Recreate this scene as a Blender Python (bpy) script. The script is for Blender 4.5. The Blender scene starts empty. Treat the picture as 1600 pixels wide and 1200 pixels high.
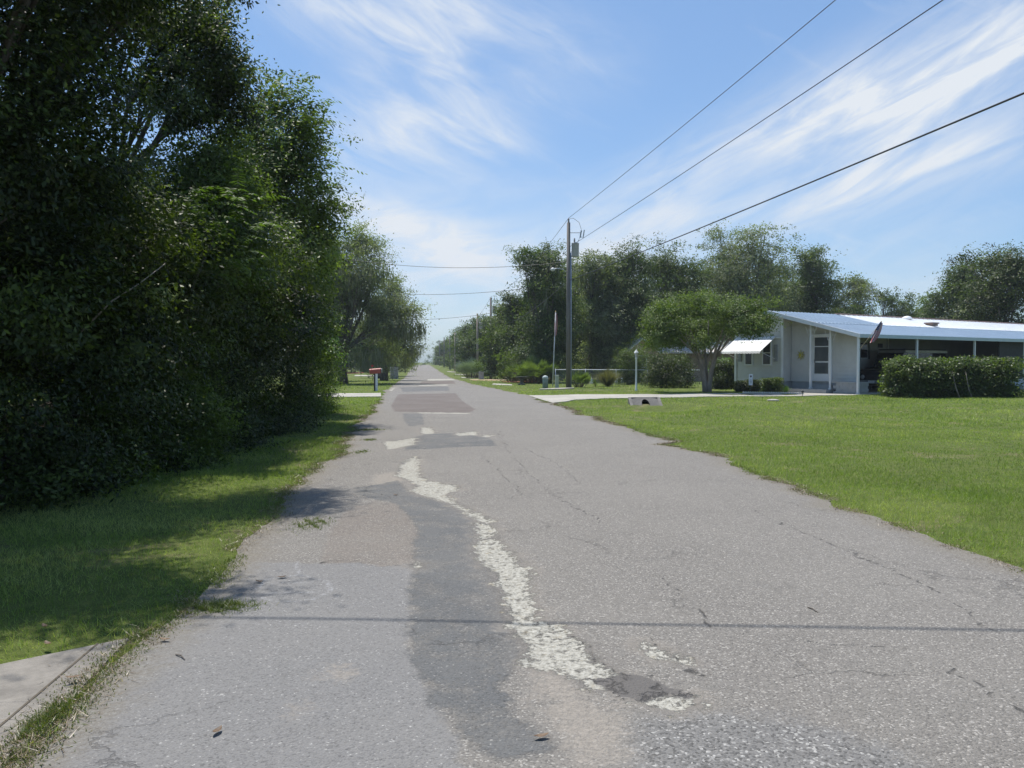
import bpy, math, random
import numpy as np
from mathutils import Vector
R = math.radians
random.seed(7)
scn = bpy.context.scene
COL = scn.collection

# ------------------------------------------------------------------ camera, sky, sun, exposure
F = 1294.0                      # focal length in pixels of the 1600 px wide photograph
EYE = 1.6
PITCH = math.atan(35.0 / F)
cam_data = bpy.data.cameras.new("camera"); cam = bpy.data.objects.new("camera", cam_data); COL.objects.link(cam)
cam.location = (0, 0, EYE); cam.rotation_euler = (math.pi / 2 - PITCH, 0, 0)
cam_data.sensor_width = 36.0; cam_data.lens = 36.0 * F / 1600.0
cam_data.clip_start = 0.05; cam_data.clip_end = 6000
scn.camera = cam

SUN_EL, SUN_AZ = R(70), math.atan2(-0.48, 0.88)     # azimuth from +Y towards +X
sun_dir = Vector((math.sin(SUN_AZ) * math.cos(SUN_EL), math.cos(SUN_AZ) * math.cos(SUN_EL), math.sin(SUN_EL)))
sl = bpy.data.lights.new("sun", 'SUN'); so = bpy.data.objects.new("sun", sl); COL.objects.link(so)
sl.energy = 5.0; sl.angle = R(0.53); sl.color = (1.0, 0.955, 0.88)
so.location = (-30, 40, 60); so.rotation_euler = sun_dir.to_track_quat('Z', 'Y').to_euler()

class NT:
    """small helper to write node trees as expressions"""
    def __init__(s, tree): s.t = tree
    def n(s, kind, **kw):
        x = s.t.nodes.new(kind)
        for k, v in kw.items(): setattr(x, k, v)
        return x
    def put(s, sock, v):
        if isinstance(v, bpy.types.NodeSocket): s.t.links.new(v, sock)
        elif v is not None:
            try: sock.default_value = v
            except Exception: sock.default_value = (*v, 1.0)
    def m(s, op, a, b=None, c=None, clamp=False):
        x = s.n('ShaderNodeMath', operation=op, use_clamp=clamp)
        s.put(x.inputs[0], a); s.put(x.inputs[1], b); s.put(x.inputs[2], c)
        return x.outputs[0]
    def ss(s, v, lo, hi, a=0.0, b=1.0):
        x = s.n('ShaderNodeMapRange', interpolation_type='SMOOTHSTEP')
        s.put(x.inputs[0], v); s.put(x.inputs[1], lo); s.put(x.inputs[2], hi); s.put(x.inputs[3], a); s.put(x.inputs[4], b)
        return x.outputs[0]
    def mix(s, f, a, b, blend='MIX'):
        x = s.n('ShaderNodeMix', data_type='RGBA', blend_type=blend)
        s.put(x.inputs[0], f); s.put(x.inputs[6], a if isinstance(a, bpy.types.NodeSocket) else (*a[:3], 1)); s.put(x.inputs[7], b if isinstance(b, bpy.types.NodeSocket) else (*b[:3], 1))
        return x.outputs[2]
    def noise(s, vec, scale, detail=4.0, rough=0.55, dist=0.0, color=False):
        x = s.n('ShaderNodeTexNoise'); s.put(x.inputs['Vector'], vec)
        x.inputs['Scale'].default_value = scale; x.inputs['Detail'].default_value = detail
        x.inputs['Roughness'].default_value = rough; x.inputs['Distortion'].default_value = dist
        return x.outputs[1 if color else 0]
    def vor(s, vec, scale, feature='F1', out='Distance', rand=1.0):
        x = s.n('ShaderNodeTexVoronoi', feature=feature); s.put(x.inputs['Vector'], vec)
        x.inputs['Scale'].default_value = scale; x.inputs['Randomness'].default_value = rand
        return x.outputs[out]
    def attr(s, name, out='Fac'):
        return s.n('ShaderNodeAttribute', attribute_name=name).outputs[out]
    def ramp(s, f, stops):
        x = s.n('ShaderNodeValToRGB'); e = x.color_ramp.elements
        while len(e) < len(stops): e.new(0.5)
        for i, (p, c) in enumerate(stops): e[i].position = p; e[i].color = (*c, 1)
        s.put(x.inputs[0], f)
        return x.outputs[0]
    def scale_vec(s, v, sx, sy, sz):
        x = s.n('ShaderNodeVectorMath', operation='MULTIPLY'); s.put(x.inputs[0], v); x.inputs[1].default_value = (sx, sy, sz)
        return x.outputs[0]

world = bpy.data.worlds.new("World"); scn.world = world; world.use_nodes = True
wt = NT(world.node_tree); world.node_tree.nodes.clear()
sky = wt.n('ShaderNodeTexSky', sky_type='NISHITA'); sky.sun_disc = False
sky.sun_elevation = SUN_EL; sky.sun_rotation = SUN_AZ; sky.air_density = 1.0; sky.dust_density = 0.8; sky.ozone_density = 2.5
tc = wt.n('ShaderNodeTexCoord')
sep = wt.n('ShaderNodeSeparateXYZ'); wt.put(sep.inputs[0], tc.outputs['Generated'])
dx, dy, dz = sep.outputs
az = wt.m('ARCTAN2', dx, dy); el = wt.m('ARCSINE', dz)
def skyang(u, v):
    a = (u - 800) / F; b = (565 - v) / F
    return math.atan(a), math.atan(b / math.sqrt(1 + a * a))
comb = wt.n('ShaderNodeCombineXYZ'); wt.put(comb.inputs[0], az); wt.put(comb.inputs[1], el)
ae = comb.outputs[0]
def streak_noise(ang, sx, sy, scale, detail, seedz):
    mp = wt.n('ShaderNodeMapping', vector_type='TEXTURE'); wt.put(mp.inputs['Vector'], ae)
    mp.inputs['Rotation'].default_value = (0, 0, ang); mp.inputs['Scale'].default_value = (sx, sy, 1); mp.inputs['Location'].default_value = (0.3, seedz, seedz)
    return wt.noise(mp.outputs[0], scale, detail, 0.62, 0.5)
def band(u0, v0, u1, v1, wl, ww, amp):
    """soft elongated cirrus patch between two directions of the sky"""
    a0, e0 = skyang(u0, v0); a1, e1 = skyang(u1, v1)
    ca, ce = (a0 + a1) / 2, (e0 + e1) / 2
    L = math.hypot(a1 - a0, e1 - e0); cx, sx = (a1 - a0) / L, (e1 - e0) / L
    pa = wt.m('SUBTRACT', az, ca); pe = wt.m('SUBTRACT', el, ce)
    p = wt.m('ADD', wt.m('MULTIPLY', pa, cx), wt.m('MULTIPLY', pe, sx))
    q = wt.m('ADD', wt.m('MULTIPLY', pa, -sx), wt.m('MULTIPLY', pe, cx))
    p2 = wt.m('POWER', wt.m('ABSOLUTE', wt.m('DIVIDE', p, L / 2 * wl)), 4.0)
    q2 = wt.m('POWER', wt.m('DIVIDE', q, ww / F), 2.0)
    return wt.m('MULTIPLY', wt.m('EXPONENT', wt.m('MULTIPLY', wt.m('ADD', p2, q2), -1.0)), amp)
def addup(l):
    r = l[0]
    for x in l[1:]: r = wt.m('ADD', r, x)
    return r
sn1 = streak_noise(R(24), 1.0, 0.2, 8.0, 5.0, 0.13)
sn2 = streak_noise(R(-25), 1.0, 0.30, 8.0, 6.0, 1.7)
sn3 = streak_noise(R(8), 1.0, 0.35, 13.0, 7.0, 2.9)
bands_r = addup([band(1010, 285, 1640, 40, 1.05, 44, 0.9), band(1200, 215, 1700, -20, 1.0, 60, 0.8), band(1290, 290, 1640, 60, 1.0, 34, 0.55),
                 band(1080, 370, 1640, 190, 1.05, 50, 0.85), band(1250, 320, 1600, 210, 1.0, 22, 0.4), band(880, 400, 1100, 320, 1.0, 60, 0.75), band(1100, 440, 1600, 330, 1.0, 26, 0.3)])
bands_l = addup([band(440, 0, 740, 75, 1.0, 40, 0.75), band(560, -30, 900, 60, 1.0, 40, 0.5), band(530, 150, 780, 200, 1.1, 75, 0.6),
                 band(660, 110, 740, 190, 1.1, 40, 0.5), band(500, 240, 830, 220, 1.1, 40, 0.4), band(780, 130, 1000, 90, 1, 50, 0.25)])
bands_h = addup([band(480, 300, 760, 400, 1.0, 34, 0.75), band(560, 390, 1000, 430, 1.2, 64, 1.0), band(400, 500, 1100, 500, 1.3, 40, 0.5), band(600, 300, 900, 290, 1.0, 26, 0.25),
                 band(1350, 440, 1600, 440, 1.0, 36, 0.5)])
cl = addup([wt.m('MULTIPLY', bands_r, wt.ss(sn1, 0.26, 0.72, 0.22, 0.95)), wt.m('MULTIPLY', bands_l, wt.ss(sn2, 0.32, 0.72, 0.2, 1.05)), wt.m('MULTIPLY', bands_h, wt.ss(sn3, 0.3, 0.7, 0.45, 1.0)),
            wt.ss(sn2, 0.55, 0.85, 0.0, 0.22)])
cl = wt.m('MULTIPLY', cl, 0.95, clamp=True)
cl = wt.m('MULTIPLY', cl, wt.ss(dz, -0.02, 0.02), clamp=True)
skycol = wt.mix(0.22, wt.mix(1.0, sky.outputs[0], (0.86, 1.02, 1.16), 'MULTIPLY'), (3.0, 5.0, 8.0))
wcol = wt.mix(cl, skycol, (6.6, 7.0, 7.5))
bg = wt.n('ShaderNodeBackground'); wt.put(bg.inputs[0], wcol); bg.inputs[1].default_value = 0.10
wo = wt.n('ShaderNodeOutputWorld'); world.node_tree.links.new(bg.outputs[0], wo.inputs[0])
scn.view_settings.view_transform = 'Standard'; scn.view_settings.look = 'None'
scn.view_settings.exposure = 0.26; scn.view_settings.gamma = 1.0; scn.view_settings.use_curve_mapping = False
scn.cycles.max_bounces = 4; scn.cycles.diffuse_bounces = 2; scn.cycles.glossy_bounces = 2; scn.cycles.transmission_bounces = 3; scn.cycles.transparent_max_bounces = 6
scn.cycles.use_adaptive_sampling = True; scn.cycles.adaptive_threshold = 0.02; scn.cycles.use_denoising = True

# ------------------------------------------------------------------ helpers
TERR = np.array([(-60, 0), (0, 0), (45, 0), (66, -.18), (116, -.64), (160, -.45), (220, -.08), (288, .27), (330, .27), (420, -1.2), (700, -2.5), (4000, -3)])
def zprof(y):
    y = np.asarray(y, float); i = np.clip(np.searchsorted(TERR[:, 0], y) - 1, 0, len(TERR) - 2)
    t = np.clip((y - TERR[i, 0]) / (TERR[i + 1, 0] - TERR[i, 0]), 0, 1); t = t * t * (3 - 2 * t) * 0.5 + t * 0.5
    return TERR[i, 1] + (TERR[i + 1, 1] - TERR[i, 1]) * t
LE = np.array([(-30, 1.3), (0, -1.72), (3.35, -2.0), (4.45, -2.12), (5.05, -2.1), (5.8, -2.22), (7.8, -2.42), (10.4, -2.72), (16.6, -3.3), (31.9, -5.2), (44, -6.8), (66, -9.3), (116, -15), (288, -34.5), (450, -52)])
RE = np.array([(-30, 7.6), (0, 4.5), (6.37, 3.94), (7.8, 3.7), (11.2, 3.5), (16.6, 3.05), (24, 2.3), (31.9, 1.45), (38.3, .83), (52, -1.3), (66, -3.3), (116, -8.7), (288, -28.5), (450, -46)])
def fbm1(x, seed, f0=0.7, octs=5, g=0.55):
    r = np.zeros_like(np.asarray(x, float)); rs = np.random.RandomState(seed); a = 1.0; f = f0
    for o in range(octs):
        tab = rs.uniform(-1, 1, 4096); xx = np.asarray(x) * f + 1000; i = np.floor(xx).astype(int); t = xx - i; t = t * t * (3 - 2 * t)
        r = r + a * (tab[i % 4096] * (1 - t) + tab[(i + 1) % 4096] * t); a *= g; f *= 2.1
    return r
def noise2(x, y, seed, f=1.0):
    rs = np.random.RandomState(seed); tab = rs.uniform(-1, 1, (256, 256)); x = np.asarray(x) * f; y = np.asarray(y) * f
    i = np.floor(x).astype(int); j = np.floor(y).astype(int); a = x - i; b = y - j; a = a * a * (3 - 2 * a); b = b * b * (3 - 2 * b)
    g = lambda p, q: tab[p % 256, q % 256]
    return (g(i, j) * (1 - a) + g(i + 1, j) * a) * (1 - b) + (g(i, j + 1) * (1 - a) + g(i + 1, j + 1) * a) * b
def xl(y): return np.interp(y, LE[:, 0], LE[:, 1]) + 0.07 * fbm1(y, 3, 0.8) * np.clip(np.asarray(y) / 6, .6, 2)
def xr(y): return np.interp(y, RE[:, 0], RE[:, 1]) + 0.10 * fbm1(y, 5, 0.9, 6, .6) * np.clip(np.asarray(y) / 8, .6, 2)
def G(x, y):
    """height of the ground"""
    x = np.asarray(x, float); y = np.asarray(y, float)
    z = zprof(y)
    d = np.maximum(np.interp(y, LE[:, 0], LE[:, 1]) - x, x - np.interp(y, RE[:, 0], RE[:, 1]))
    w = np.clip((d - 0.15) / 1.6, 0, 1)
    z = z + w * (0.035 * noise2(x, y, 11, .55) + 0.015 * noise2(x, y, 12, 1.7))
    z = z - 0.34 * np.exp(-(((x - 5.05) / 1.3) ** 2 + ((y - 29.6) / np.where(y < 29.6, 2.6, 1.0)) ** 2)) * np.clip(d / .8, 0, 1)
    return z
def gz(x, y): return float(G(x, y))
def ray(u, v):
    a = (u - 800) / F; b = (600 - v) / F
    return np.array([a, math.cos(PITCH) + b * math.sin(PITCH), -math.sin(PITCH) + b * math.cos(PITCH)])
def at(u, v, Y):
    d = ray(u, v); return np.array([0, 0, EYE]) + d * (Y / d[1])
def gnd(u, v):
    d = ray(u, v); y = 5.0
    for _ in range(60):
        zz = float(zprof(y)); t = (zz - EYE) / d[2]; y = 0.5 * y + 0.5 * min(max(d[1] * t, .5), 900)
    return np.array([d[0] * y / d[1], y, float(zprof(y))])

def tag(o, label=None, cat=None, group=None, kind=None):
    if label: o["label"] = label
    if cat: o["category"] = cat
    if group: o["group"] = group
    if kind: o["kind"] = kind
    return o
def empty(name, loc, rz=0.0, label=None, cat=None, group=None):
    o = bpy.data.objects.new(name, None); COL.objects.link(o); o.location = [float(c) for c in loc]; o.rotation_euler = (0, 0, rz); o.empty_display_size = .2
    return tag(o, label, cat, group)
def copy_tree(o, parent=None):
    c = o.copy(); COL.objects.link(c)
    if parent: c.parent = parent
    for ch in list(o.children): copy_tree(ch, c)
    return c
def link(name, me, m, parent=None, loc=None):
    o = bpy.data.objects.new(name, me); COL.objects.link(o)
    if m: me.materials.append(m)
    if parent: o.parent = parent
    if loc is not None: o.location = [float(c) for c in loc]
    return o
def np_mesh(name, V, k, attrs=None, smooth=False, idx=None):
    """mesh of k-gons; V is (n*k,3) unless idx is given"""
    V = np.asarray(V, np.float32); me = bpy.data.meshes.new(name)
    if idx is None: idx = np.arange(len(V), dtype=np.int32)
    idx = np.asarray(idx, np.int32).ravel(); nf = len(idx) // k
    me.vertices.add(len(V)); me.vertices.foreach_set('co', V.ravel())
    me.loops.add(len(idx)); me.loops.foreach_set('vertex_index', idx)
    me.polygons.add(nf); me.polygons.foreach_set('loop_start', np.arange(0, nf * k, k, dtype=np.int32))
    for nm, dom, arr in attrs or ():
        a = me.attributes.new(nm, 'FLOAT', dom); a.data.foreach_set('value', np.asarray(arr, np.float32).ravel())
    me.update(calc_edges=True)
    if smooth: me.polygons.foreach_set('use_smooth', np.ones(nf, bool))
    return me
class MB:
    def __init__(s): s.v = []; s.f = []
    def add(s, vs, fs):
        b = len(s.v); s.v += [tuple(float(c) for c in p) for p in vs]; s.f += [tuple(b + i for i in q) for q in fs]; return s
    def box(s, x0, x1, y0, y1, z0, z1):
        return s.add([(x0, y0, z0), (x1, y0, z0), (x1, y1, z0), (x0, y1, z0), (x0, y0, z1), (x1, y0, z1), (x1, y1, z1), (x0, y1, z1)],
                     [(0, 3, 2, 1), (4, 5, 6, 7), (0, 1, 5, 4), (1, 2, 6, 5), (2, 3, 7, 6), (3, 0, 4, 7)])
    def prism(s, poly, axis, a, b):
        """poly in the two other axes, extruded along axis from a to b"""
        def p(q, h): return {0: (h, q[0], q[1]), 1: (q[0], h, q[1]), 2: (q[0], q[1], h)}[axis]
        n = len(poly); vs = [p(q, a) for q in poly] + [p(q, b) for q in poly]
        return s.add(vs, [tuple(range(n))[::-1], tuple(range(n, 2 * n))] + [(i, (i + 1) % n, n + (i + 1) % n, n + i) for i in range(n)])
    def tube(s, pts, rad, n=8, caps=True):
        pts = [Vector([float(c) for c in p]) for p in pts]; m = len(pts)
        if not hasattr(rad, '__len__'): rad = [rad] * m
        vs = []; ref = None
        for i, p in enumerate(pts):
            d = (pts[min(i + 1, m - 1)] - pts[max(i - 1, 0)]).normalized()
            if ref is None: ref = Vector((1, 0, 0)) if abs(d.x) < .8 else Vector((0, 1, 0))
            a = (ref - d * ref.dot(d)).normalized(); b = d.cross(a); ref = a
            for k in range(n):
                t = 2 * math.pi * k / n; vs.append(p + (a * math.cos(t) + b * math.sin(t)) * rad[i])
        fs = [(i * n + k, i * n + (k + 1) % n, (i + 1) * n + (k + 1) % n, (i + 1) * n + k) for i in range(m - 1) for k in range(n)]
        if caps: fs += [tuple(range(n))[::-1], tuple(range((m - 1) * n, m * n))]
        return s.add(vs, fs)
    def lathe(s, prof, c=(0, 0, 0), n=16):
        vs = [(c[0] + r * math.cos(2 * math.pi * k / n), c[1] + r * math.sin(2 * math.pi * k / n), c[2] + z) for r, z in prof for k in range(n)]; m = len(prof)
        return s.add(vs, [(i * n + k, i * n + (k + 1) % n, (i + 1) * n + (k + 1) % n, (i + 1) * n + k) for i in range(m - 1) for k in range(n)] + [tuple(range(n))[::-1], tuple(range((m - 1) * n, m * n))])
    def build(s, name, m, parent=None, smooth=False, loc=None, bevel=0.0):
        me = bpy.data.meshes.new(name); me.from_pydata(s.v, [], s.f); me.update()
        if smooth: me.polygons.foreach_set('use_smooth', [True] * len(me.polygons))
        o = link(name, me, m, parent, loc)
        if bevel:
            b = o.modifiers.new('bevel', 'BEVEL'); b.width = bevel; b.segments = 2; b.limit_method = 'ANGLE'
        return o

def mat(name, col, rough=.6, var=.18, scale=4.0, bump=0.0, bscale=40.0, metal=0.0, spec=.5, stretch=(1, 1, 1)):
    m = bpy.data.materials.new(name); m.use_nodes = True; t = NT(m.node_tree); b = m.node_tree.nodes['Principled BSDF']
    v = t.scale_vec(t.n('ShaderNodeTexCoord').outputs['Object'], *stretch)
    n1 = t.noise(v, scale, 6.0, .6); n2 = t.noise(v, scale * 9, 3.0)
    f = t.m('ADD', t.m('MULTIPLY', n1, .7), t.m('MULTIPLY', n2, .3))
    c = t.mix(t.ss(f, .3, .7), [x * (1 - var) for x in col], [min(1, x * (1 + var)) for x in col])
    t.put(b.inputs['Base Color'], c); b.inputs['Roughness'].default_value = rough; b.inputs['Metallic'].default_value = metal; b.inputs['Specular IOR Level'].default_value = spec
    if bump:
        bp = t.n('ShaderNodeBump'); bp.inputs['Strength'].default_value = bump; bp.inputs['Distance'].default_value = .02
        t.put(bp.inputs['Height'], t.noise(v, bscale, 4.0)); t.put(b.inputs['Normal'], bp.outputs[0])
    return m
def leaf_mat(name, dark, mid, light, trans=.3, rough=.42, spec=.5):
    m = bpy.data.materials.new(name); m.use_nodes = True; t = NT(m.node_tree); b = m.node_tree.nodes['Principled BSDF']
    out = m.node_tree.nodes['Material Output']
    c = t.ramp(t.attr('tint'), [(0, dark), (.55, mid), (1, light)])
    t.put(b.inputs['Base Color'], c); b.inputs['Roughness'].default_value = rough; b.inputs['Specular IOR Level'].default_value = spec
    tr = t.n('ShaderNodeBsdfTranslucent'); t.put(tr.inputs[0], t.mix(1.0, c, (1.5, 1.7, .55), 'MULTIPLY'))
    mx = t.n('ShaderNodeMixShader'); mx.inputs[0].default_value = trans
    m.node_tree.links.new(b.outputs[0], mx.inputs[1]); m.node_tree.links.new(tr.outputs[0], mx.inputs[2]); m.node_tree.links.new(mx.outputs[0], out.inputs[0])
    return m

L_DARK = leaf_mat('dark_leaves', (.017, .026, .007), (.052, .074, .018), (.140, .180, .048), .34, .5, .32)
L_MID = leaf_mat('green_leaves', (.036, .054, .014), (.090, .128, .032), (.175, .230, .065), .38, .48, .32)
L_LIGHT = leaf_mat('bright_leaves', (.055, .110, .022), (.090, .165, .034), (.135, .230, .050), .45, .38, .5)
L_OAK = leaf_mat('oak_leaves', (.092, .112, .062), (.158, .186, .104), (.240, .268, .160), .40, .55, .3)
L_FAR = leaf_mat('wood_leaves', (.042, .064, .022), (.080, .114, .036), (.142, .186, .064), .34, .55, .3)
L_MYRTLE = leaf_mat('myrtle_leaves', (.062, .095, .022), (.115, .162, .038), (.185, .235, .068), .34, .55, .3)
L_PALM = leaf_mat('palm_leaves', (.080, .115, .036), (.125, .170, .056), (.190, .240, .090), .3, .5, .3)
L_GREY = leaf_mat('grey_fronds', (.130, .170, .130), (.200, .250, .190), (.280, .330, .260), .2, .5)
L_DRY = leaf_mat('dry_grass', (.110, .105, .065), (.170, .160, .100), (.230, .210, .130), .3, .6, .2)
L_MOSS = leaf_mat('spanish_moss', (.130, .136, .105), (.195, .202, .162), (.270, .275, .228), .35, .85, .1)
L_GRASS = leaf_mat('grass_blades', (.092, .138, .032), (.192, .264, .066), (.335, .365, .150), .42, .55, .25)
L_BROWN = leaf_mat('dead_leaves', (.085, .050, .028), (.130, .078, .042), (.180, .115, .065), .15, .6)
L_FROND = leaf_mat('frond_leaves', (.048, .082, .018), (.076, .122, .027), (.110, .165, .040), .42, .5, .3)
L_WEED = leaf_mat('weed_leaves', (.070, .098, .024), (.130, .160, .042), (.230, .195, .090), .32)
BARK = mat('bark', (.10, .085, .07), .9, .4, 6, .8, 30, stretch=(1, 1, .3))
BARK_PALE = mat('pale_bark', (.26, .22, .18), .8, .3, 6, .5, 30, stretch=(1, 1, .3))
POLE = mat('weathered_pole', (.16, .145, .13), .85, .3, 3, .5, 60, stretch=(3, 3, .15))
POLE_PALE = mat('pale_pole', (.30, .25, .20), .85, .25, 3, .5, 60, stretch=(3, 3, .15))
GALV = mat('galvanised_steel', (.42, .44, .46), .4, .1, 6, metal=.7)
XFMR = mat('transformer_grey', (.36, .38, .40), .45, .1, 5)
PORCELAIN = mat('porcelain', (.30, .25, .22), .25, .1, 5)
CABLE = mat('black_cable', (.03, .03, .033), .5, .1, 5)
WHITE = mat('white_paint', (.76, .77, .77), .45, .06, 3)
WHITE_METAL = mat('white_metal', (.80, .81, .82), .42, .05, 2)
CONC = mat('concrete', (.40, .385, .35), .85, .16, 1.6, .35, 60)
CONC_DK = mat('grey_concrete', (.11, .105, .097), .9, .25, 3, .5, 50)
BLACK = mat('black_paint', (.012, .012, .014), .35, .1, 5)
IRON = mat('dark_iron', (.03, .03, .032), .5, .2, 5)
GLASS = mat('dark_glass', (.016, .019, .022), .06, .1, 5)

# ------------------------------------------------------------------ ground
def polyd(P, poly):
    """signed distance (m) to a polygon, positive inside; P (n,2)"""
    poly = np.asarray(poly, float); n = len(poly); d = np.full(len(P), 1e9); ins = np.zeros(len(P), bool)
    for i in range(n):
        a = poly[i]; b = poly[(i + 1) % n]; e = b - a; w = P - a
        t = np.clip((w @ e) / max(e @ e, 1e-9), 0, 1); q = w - t[:, None] * e; d = np.minimum(d, (q * q).sum(1))
        c = ((a[1] <= P[:, 1]) != (b[1] <= P[:, 1])); den = b[1] - a[1] if abs(b[1] - a[1]) > 1e-9 else 1e-9
        ins ^= c & (P[:, 0] < (b[0] - a[0]) * (P[:, 1] - a[1]) / den + a[0])
    d = np.sqrt(d); return np.where(ins, d, -d)
def lined(P, line):
    line = np.asarray(line, float); d = np.full(len(P), 1e9)
    for a, b in zip(line[:-1], line[1:]):
        e = b - a; w = P - a; t = np.clip((w @ e) / max(e @ e, 1e-9), 0, 1); q = w - t[:, None] * e; d = np.minimum(d, (q * q).sum(1))
    return np.sqrt(d)
gp = lambda pts: np.array([gnd(u, v)[:2] for u, v in pts])
HX, HY, HA = 16.7, 39.8, math.atan2(.563, .826)          # the mobile home's frame: front left eave corner, long axis
def house(t, s): return np.array([HX + t * math.cos(HA) - s * math.sin(HA), HY + t * math.sin(HA) + s * math.cos(HA)])
DRIVE_R = np.array([(1.55, 31.6), (2.6, 33.9), (4.0, 35.2), (6.6, 36.4), (9.5, 37.3), (13, 38.2), (16.3, 39.2), house(0.2, -.25), house(18, -.25), house(18, 4.4), house(.2, 4.4), (13.2, 41.5), (9.5, 40.9), (6, 40.6), (3.2, 39.9), (.75, 38.6), (1.15, 35)])
DRIVE_L = np.array([(-5.9, 37.3), (-14, 38.0), (-14, 41.9), (-6.6, 41.7)])
APRON = np.array([(-2.2, 4.72), (-2.72, 4.28), (-3.6, 3.75), (-9, 3.2), (-9, -1.5), (-1.62, -1.5), (-1.9, 2.4), (-2.0, 3.3)])
def grass_ok(x, y, margin=0.0):
    P = np.stack([x, y], 1)
    e = 0.10 * noise2(x, y, 31, 2.3) + .05 * noise2(x, y, 32, 7)
    ok = (x < xl(y) + e + .02 - margin) | (x > xr(y) - e - .02 + margin)
    for poly in (DRIVE_R, DRIVE_L): ok &= polyd(P, poly) < 0.0 + .5 * e
    ok &= polyd(P, APRON) < .2 * e
    ok &= ~((np.abs(x - 5.05) < .62) & (y > 28.9) & (y < 31.9))
    hl = [house(0, 4.4), house(32, 4.4), house(32, 8.2), house(0.1, 8.2)]
    ok &= polyd(P, hl) < 0
    return ok

def axis(segs):
    r = []
    for a, b, st in segs: r += list(np.arange(a, b, st))
    return np.array(r + [segs[-1][1]])
gxs = axis([(-2500, -300, 250), (-300, -60, 24), (-60, -16, 3), (-16, 20, .4), (20, 60, 2.5), (60, 300, 24), (300, 2500, 250)])
gys = axis([(-60, -4, 4), (-4, 44, .4), (44, 130, 2), (130, 460, 10), (460, 3500, 150)])
XX, YY = np.meshgrid(gxs, gys); ZZ = G(XX, YY)
nx, ny = len(gxs), len(gys)
ii = (np.arange(ny - 1)[:, None] * nx + np.arange(nx - 1)[None, :]).ravel()
gidx = np.stack([ii, ii + 1, ii + 1 + nx, ii + nx], 1)
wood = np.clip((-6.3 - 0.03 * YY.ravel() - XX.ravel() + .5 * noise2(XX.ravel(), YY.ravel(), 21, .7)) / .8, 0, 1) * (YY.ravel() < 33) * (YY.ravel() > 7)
m = bpy.data.materials.new('lawn_soil'); m.use_nodes = True; t = NT(m.node_tree); b = m.node_tree.nodes['Principled BSDF']
pos = t.n('ShaderNodeNewGeometry').outputs['Position']
n1 = t.noise(pos, .35, 5, .6); n2 = t.noise(pos, 5.0, 5, .65); n3 = t.noise(pos, 60.0, 3, .7); n4 = t.noise(pos, .9, 4, .6, .6)
c = t.mix(t.ss(n2, .3, .7), (.095, .125, .028), (.165, .200, .048))
c = t.mix(t.ss(n3, .35, .7), t.mix(.55, c, (.025, .04, .012)), c)
c = t.mix(t.ss(n1, .50, .72, 0, .5), c, (.135, .165, .040))
c = t.mix(t.ss(n4, .56, .68, 0, .6), c, (.20, .165, .10))
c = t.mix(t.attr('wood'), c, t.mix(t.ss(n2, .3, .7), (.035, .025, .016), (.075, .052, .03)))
t.put(b.inputs['Base Color'], c); b.inputs['Roughness'].default_value = .95; b.inputs['Specular IOR Level'].default_value = .15
bp = t.n('ShaderNodeBump'); bp.inputs['Strength'].default_value = .8; bp.inputs['Distance'].default_value = .03; t.put(bp.inputs['Height'], n3); t.put(b.inputs['Normal'], bp.outputs[0])
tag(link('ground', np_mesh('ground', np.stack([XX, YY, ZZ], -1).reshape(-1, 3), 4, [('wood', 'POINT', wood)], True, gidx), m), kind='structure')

# ------------------------------------------------------------------ road
rys = axis([(-15, 2, .5), (2, 14, .03), (14, 40, .12), (40, 130, .6), (130, 430, 4)])
NC = 170
tt = np.linspace(0, 1, NC)
RXL, RXR = xl(rys), xr(rys)
RX = RXL[:, None] * (1 - tt) + RXR[:, None] * tt; RY = np.repeat(rys[:, None], NC, 1)
P = np.stack([RX.ravel(), RY.ravel()], 1)
def union(polys): return np.max([polyd(P, gp(q)) for q in polys], 0)
DARKP = [[(560, 765), (620, 753), (645, 775), (700, 790), (735, 810), (745, 830), (740, 860), (765, 885), (780, 920), (795, 970), (805, 995), (822, 1030), (800, 1050), (780, 1080), (800, 1120), (870, 1165), (860, 1180), (800, 1192), (740, 1175), (715, 1155), (690, 1115), (660, 1060), (642, 1020), (645, 950), (640, 925), (650, 900), (647, 850), (655, 835), (645, 815), (620, 790), (555, 775)],
         [(630, 647), (660, 647), (662, 665), (640, 667), (630, 657)],
         [(650, 684), (665, 680), (712, 678), (765, 686), (776, 698), (700, 701), (630, 706), (640, 694)],
         [(625, 606), (700, 604), (702, 611), (630, 613)]]
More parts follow.
